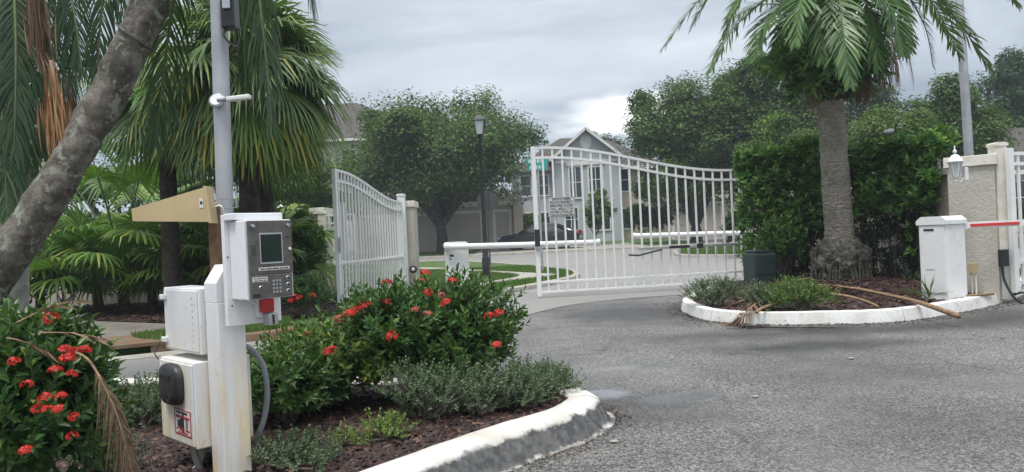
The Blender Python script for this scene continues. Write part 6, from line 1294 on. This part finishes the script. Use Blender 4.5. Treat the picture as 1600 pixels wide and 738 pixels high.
# dark sedan
def car(label, loc, rz):
    t = thing('parked_car', label, 'car', loc, rz); Lc, Wc = 4.7, .90
    st = [(-2.35, .30, .62, .66), (-2.28, .22, .74, .80), (-1.9, .20, .84, .86), (-1.2, .20, .93, .88), (-.6, .20, .97, .90), (.6, .20, .99, .90), (1.5, .20, 1.02, .89), (2.05, .22, 1.04, .85), (2.28, .28, .98, .80), (2.35, .38, .80, .76)]
    vs = []; sec = 10
    for (x, zb, ztop, hw) in st:
        zm = (zb + ztop) / 2; prof = [(-.80, zb), (-.97, zb + .10), (-1.0, zm), (-.96, ztop - .07), (-.86, ztop), (.86, ztop), (.96, ztop - .07), (1.0, zm), (.97, zb + .10), (.80, zb)]
        vs += [(x, y * hw, z) for y, z in prof]
    n = len(st); fs = [(i * sec + j, i * sec + (j + 1) % sec, (i + 1) * sec + (j + 1) % sec, (i + 1) * sec + j) for i in range(n - 1) for j in range(sec)] + [tuple(range(sec)), tuple(reversed(range((n - 1) * sec, n * sec)))]
    MB().add(vs, fs).build('body', 'car_paint', t, smooth=True, angle=38)
    gs = [(-1.05, .95, .96), (-.35, 1.34, .74), (.25, 1.43, .70), (.85, 1.40, .70), (1.5, 1.16, .74), (1.95, 1.03, .80)]; vs = []
    for x, z, hw in gs: vs += [(x, -.80, .94), (x, -.62 if z > 1.1 else -.76, z), (x, .62 if z > 1.1 else .76, z), (x, .80, .94)]
    fs = [(i * 4 + j, i * 4 + j + 1, (i + 1) * 4 + j + 1, (i + 1) * 4 + j) for i in range(5) for j in range(3)]; MB().add(vs, fs).build('glasshouse', 'car_glass', t, smooth=True, angle=30)
    vs = []
    for x, z in ((-.42, 1.335), (.25, 1.45), (.9, 1.415), (1.0, 1.37)): vs += [(x, -.63, z - .01), (x, -.5, z + .025), (x, .5, z + .025), (x, .63, z - .01)]
    MB().add(vs, [(i * 4 + j, i * 4 + j + 1, (i + 1) * 4 + j + 1, (i + 1) * 4 + j) for i in range(3) for j in range(3)]).build('roof', 'car_paint', t, smooth=True)
    for sy in (-1, 1):
        MB().beam((-1.08, sy * .78, .96), (-.38, sy * .635, 1.36), .06, .05).build('windscreen_pillar', 'car_paint', t); MB().beam((.35, sy * .80, .96), (.3, sy * .645, 1.43), .08, .04, (1, 0, 0)).build('door_pillar', 'car_paint', t); MB().beam((1.75, sy * .80, 1.03), (.95, sy * .64, 1.40), .10, .06).build('rear_pillar', 'car_paint', t)
        MB().box(-.62, -.48, sy * .92 - .07, sy * .92 + .07, .98, 1.1, bev=.02).build('wing_mirror', 'car_paint', t)
        MB().box(-2.3, -2.05, sy * .66 - .12, sy * .66 + .12, .64, .75, bev=.03).build('headlight', 'lamp_glass', t); MB().box(2.2, 2.345, sy * .62 - .16, sy * .62 + .16, .78, .94, bev=.03).build('tail_light', 'red_plastic', t)
        for x in (-1.42, 1.38):
            Mw = Matrix.Translation((x, sy * .80, .33)) @ Matrix.Rotation(R_(90), 4, 'X'); wh = MB().lathe([(.20, -.10), (.31, -.10), (.33, -.07), (.33, .07), (.31, .10), (.20, .10)], 24, M=Mw).build('wheel', 'tyre_rubber', t, smooth=True, angle=40)
            MB().lathe([(0, .085 * -sy), (.05, .10 * -sy), (.19, .09 * -sy), (.205, .105 * -sy), (.205, -.1 * -sy), (0, -.09 * -sy)], 18, M=Mw).build('rim', 'alloy', wh)
        for x in (-.1, .95): MB().box(x, x + .16, sy * .885 - .02, sy * .885 + .02, .80, .83).build('door_handle', 'alloy', t)
    MB().box(2.34, 2.36, -.26, .26, .55, .68).build('number_plate', 'sign_metal_white', t)
    return t
q_ = P(842, 390, 42.0); car('dark parked sedan in the driveway beyond the lawn', (q_.x + .1, 42.0, ZT(42) + .11), R_(-14))
# bird on the hedge
q_ = P(1392, 210, 12.0); t = thing('wading_bird', 'white bird with dark head perched on the hedge top', 'bird', q_)
bm = bmesh.new(); bmesh.ops.create_uvsphere(bm, u_segments=18, v_segments=12, radius=1)
for v in bm.verts:
    x, y, z = v.co; taper = 1 - .35 * max(0, -x) - .2 * max(0, x); v.co = Vector((x * .105, y * .045 * taper, z * .042 * taper + .012 * x + .03))
me = bpy.data.meshes.new('body'); bm.to_mesh(me); bm.free(); me.materials.append(MATS['feather_white']); me.shade_smooth(); o = bpy.data.objects.new('body', me); C.objects.link(o); o.parent = t; o.location = (-.03, 0, .02)
MB().tube(catmull([(.045, 0, .055), (.075, 0, .075), (.082, 0, .11), (.09, 0, .14)], 4), [.03, .026, .022, .020, .018, .017, .016, .015, .014, .014, .014, .014, .014], 10).build('neck', 'feather_dark', t, smooth=True)
MB().tube(catmull([(.078, 0, .142), (.10, 0, .152), (.125, 0, .148)], 4), [.008, .018, .022, .024, .024, .022, .018, .012, .008], 10).build('head', 'feather_dark', t, smooth=True)
MB().tube(catmull([(.12, 0, .150), (.155, 0, .148), (.185, 0, .132)], 4), [.011, .010, .009, .008, .007, .006, .005, .004, .002], 8).build('bill', 'feather_white', t, smooth=True)
for y in (-.015, .015): MB().tube([(-.02, y, .02), (-.015, y, -.06), (-.02, y, -.14)], .005, 6).build('leg', 'feather_dark', t)
MB().add([(-.12, 0, .04), (-.09, -.03, .05), (-.16, -.012, .01), (-.16, .012, .01), (-.09, .03, .05)], [(0, 1, 2), (0, 2, 3), (0, 3, 4), (1, 4, 3, 2)]).build('tail', 'feather_dark', t)

# ================================================================== PALM DEBRIS, SEEDLINGS
def stalk(label, pts, r0, r1, leafy=None, name='fallen_frond', mat='rachis_dry', seed=0, lm='dead_leaf'):
    rng = np.random.default_rng(seed); o = Vector(pts[0]); t = thing(name, label, 'palm frond', o); c = catmull([Vector(p) - o for p in pts], 6); n = len(c)
    MB().tube(c, [r0 + (r1 - r0) * i / (n - 1) for i in range(n)], 7).build('stalk', mat, t, smooth=True)
    if leafy:
        k0, m_, ll = leafy; idx = rng.uniform(k0, 1, m_); cc = np.array([tuple(p) for p in c]); x = idx * (n - 1); i0 = np.minimum(x.astype(int), n - 2); f = (x - i0)[:, None]; pos = cc[i0] * (1 - f) + cc[i0 + 1] * f; tg = unit(cc[i0 + 1] - cc[i0]); sd = unit(np.cross(tg, np.array([[0, 0, 1.0]]))) * rng.choice([-1, 1], (m_, 1))
        V, T = leaves(pos, tg + sd * rng.uniform(.15, .6, (m_, 1)) + np.array([[0, 0, -.10]]) + rng.normal(0, .12, (m_, 3)), np.array([[0, 0, 1.0]]) + rng.normal(0, .4, (m_, 3)), ll * rng.uniform(.6, 1.1, m_), np.full(m_, .014)); V[:, 2] = np.maximum(V[:, 2], -o.z + .02); npmesh('leaflets', V, T, lm, t)['kind'] = 'stuff'
    return t
def gz(px, py, z): v = G(px, py, z); return v
stalk('long tan frond stalk lying over the white kerb', [gz(1498, 494, .13), gz(1440, 474, .2), gz(1390, 462, .2), gz(1335, 451, .24), gz(1270, 446, .33), gz(1210, 450, .32)], .032, .012, (.55, 260, .5), seed=1)
stalk('short split tan stalk near the green cover plant', [gz(1372, 479, .17), gz(1350, 470, .2), gz(1318, 462, .24), gz(1280, 458, .28)], .014, .022, None, seed=2)
stalk('dry frond hanging over the left tip of the kerb', [gz(1270, 434, .3), gz(1225, 444, .34), gz(1190, 466, .26), gz(1165, 490, .17), gz(1150, 505, .03)], .016, .006, (.2, 170, .4), seed=3)
stalk('thin dry frond lying left of the palm root', [gz(1290, 447, .3), gz(1240, 452, .31), gz(1195, 462, .26), gz(1160, 470, .2)], .014, .005, (.1, 150, .4), seed=8)
stalk('brown frond heap behind the palm root', [gz(1400, 430, .2), gz(1360, 428, .25), gz(1330, 425, .3)], .02, .02, (.0, 120, .45), seed=4)
stalk('pale broken stalk tip beside the white kerb', [gz(1262, 462, .25), gz(1200, 478, .22), gz(1182, 488, .20)], .010, .02, None, seed=5)
stalk('dark flat dry leaf lying on the asphalt by the kerb', [gz(1155, 510, .02), gz(1220, 512, .025), gz(1305, 512, .02)], .012, .004, (.0, 30, .3), seed=6, mat='boot_brown', lm='boot_brown')
stalk('tan stalk lying at the foot of the right pillar', [gz(1503, 462, .16), gz(1530, 461, .17), gz(1552, 459, .16)], .014, .02, None, seed=7)
# dead frond draped off the foreground bush
D0_ = [P(95, 545, 2.95), P(135, 560, 2.9), P(163, 605, 2.88), P(186, 660, 2.88), P(212, 760, 2.9)]
o = D0_[0]; t = thing('fallen_frond', 'brown dead frond draped from the foreground ixora bush', 'palm frond', o); A = Acc()
pinnate(A, (0, 0, 0), 0, 0, 0, 1, 64, .12, .006, 1.3, np.random.default_rng(4), vee=0, start=.3, path=[p - o for p in D0_], r0=.007); A.build('frond_blade', ['dead_leaf', 'rachis_dry'], t)
for i, (a, b) in enumerate((((25, 505), (110, 470)), ((60, 520), (150, 527)), ((10, 528), (60, 545)))):
    stalk(['pale broken stalk sticking up from the foreground bush', 'pale dry stalk lying across the foreground bush', 'short dry stalk at the left photo edge'][i], [P(a[0], a[1], 2.7), P((a[0] + b[0]) / 2, (a[1] + b[1]) / 2 - 3, 2.72), P(b[0], b[1], 2.75)], .003, .0015, (.3, 8, .10), seed=20 + i)
# spiky palm seedlings by the right barrier
for i, (px_, py_, n_, ln_, lab) in enumerate(((1448, 462, 26, .42, 'spiky palm seedling at the barrier cabinet foot'), (1422, 442, 22, .36, 'small fan seedling left of the barrier cabinet'))):
    g_ = G(px_, py_, .17); rng = np.random.default_rng(300 + i); t = thing('palm_seedling', lab, 'plant', (g_.x, g_.y - .05, .14)); az = rng.uniform(0, 6.28, n_); el_ = rng.uniform(.35, 1.35, n_)
    d = np.column_stack([np.cos(az) * np.cos(el_), np.sin(az) * np.cos(el_), np.sin(el_)])
    V, T = leaves(np.zeros((n_, 3)), d, np.array([[0, 0, 1.0]]) + rng.normal(0, .2, (n_, 3)), ln_ * rng.uniform(.6, 1.1, n_), np.full(n_, .018), .3, .1); npmesh('blades', V, T, 'fan_leaf_blue', t)['kind'] = 'stuff'
# pebbles and litter on the asphalt
for i, (px_, py_) in enumerate(((1522, 522), (720, 712), (960, 690), (1050, 560), (1330, 560), (1180, 620))):
    g_ = G(px_, py_, .015); o = MB().lathe([(0, -.008), (.02, -.006), (.026, .004), (.012, .012), (0, .013)], 7, noise=.25).build('pebble', 'concrete'); o.location = g_; o.scale = (random.uniform(.5, 1.1), random.uniform(.4, .8), .7); tag(o, ['white pebble on the asphalt below the barrier', 'pebble at the median kerb foot', 'pebble beside the kerb nose', 'pebble in the middle of the asphalt', 'pebble on asphalt below the palm', 'pebble on asphalt at lower right'][i], 'pebble', 'loose pebbles on the asphalt')

# fallen leaves and grit collecting along the kerbs
def litter(name, label, line, n, off0, off1, z, mat, size):
    rng = np.random.default_rng(len(label)); c = np.array([tuple(p) for p in line]); i = rng.integers(0, len(c) - 1, n); f = rng.uniform(0, 1, (n, 1)); p = c[i] * (1 - f) + c[i + 1] * f; t_ = unit(c[i + 1] - c[i]); o_ = np.column_stack([t_[:, 1], -t_[:, 0], np.zeros(n)]); p = p + o_ * (off0 + (off1 - off0) * rng.uniform(0, 1, (n, 1)) ** 2.2); p[:, 2] = z + rng.uniform(0, .006, n)
    V, T = leaves(p, np.column_stack([rng.normal(0, 1, (n, 2)), rng.normal(0, .1, n)]), np.array([[0, 0, 1.0]]) + rng.normal(0, .2, (n, 3)), size * rng.uniform(.4, 1.4, n), size * .45 * rng.uniform(.5, 1.3, n)); tag(stuff(npmesh(name, V, T, mat)), label, 'leaf litter')
litter('leaf_litter', 'brown leaf bits gathered along the palm island kerb', rpts, 900, .01, .5, .012, 'dead_leaf', .035)
litter('leaf_litter', 'brown leaf bits gathered along the median kerb', kpts, 700, .01, .45, .012, 'dead_leaf', .022)
litter('dark_grit', 'dark damp grit along the foot of the palm island kerb', rpts, 2200, .0, .22, .010, 'boot_brown', .03)
litter('dark_grit', 'dark damp grit along the foot of the median kerb', kpts, 1500, .0, .12, .010, 'boot_brown', .018)

# ================================================================== HAZE
hz_ = MB().box(-70, 70, -6, 90, -1.2, 16).build('haze', 'trim_white'); hz_.data.materials.clear(); stuff(hz_)
hm = bpy.data.materials.new('haze_air'); hm.use_nodes = True; hm.node_tree.nodes.clear(); ho = hm.node_tree.nodes.new('ShaderNodeOutputMaterial'); hv = hm.node_tree.nodes.new('ShaderNodeVolumePrincipled')
hv.inputs['Density'].default_value = 0.0012; hv.inputs['Color'].default_value = (0.80, 0.88, 1.0, 1); hm.node_tree.links.new(hv.outputs[0], ho.inputs['Volume']); hz_.data.materials.append(hm)
tag(hz_, 'pale bluish humid air over the whole scene', 'haze')
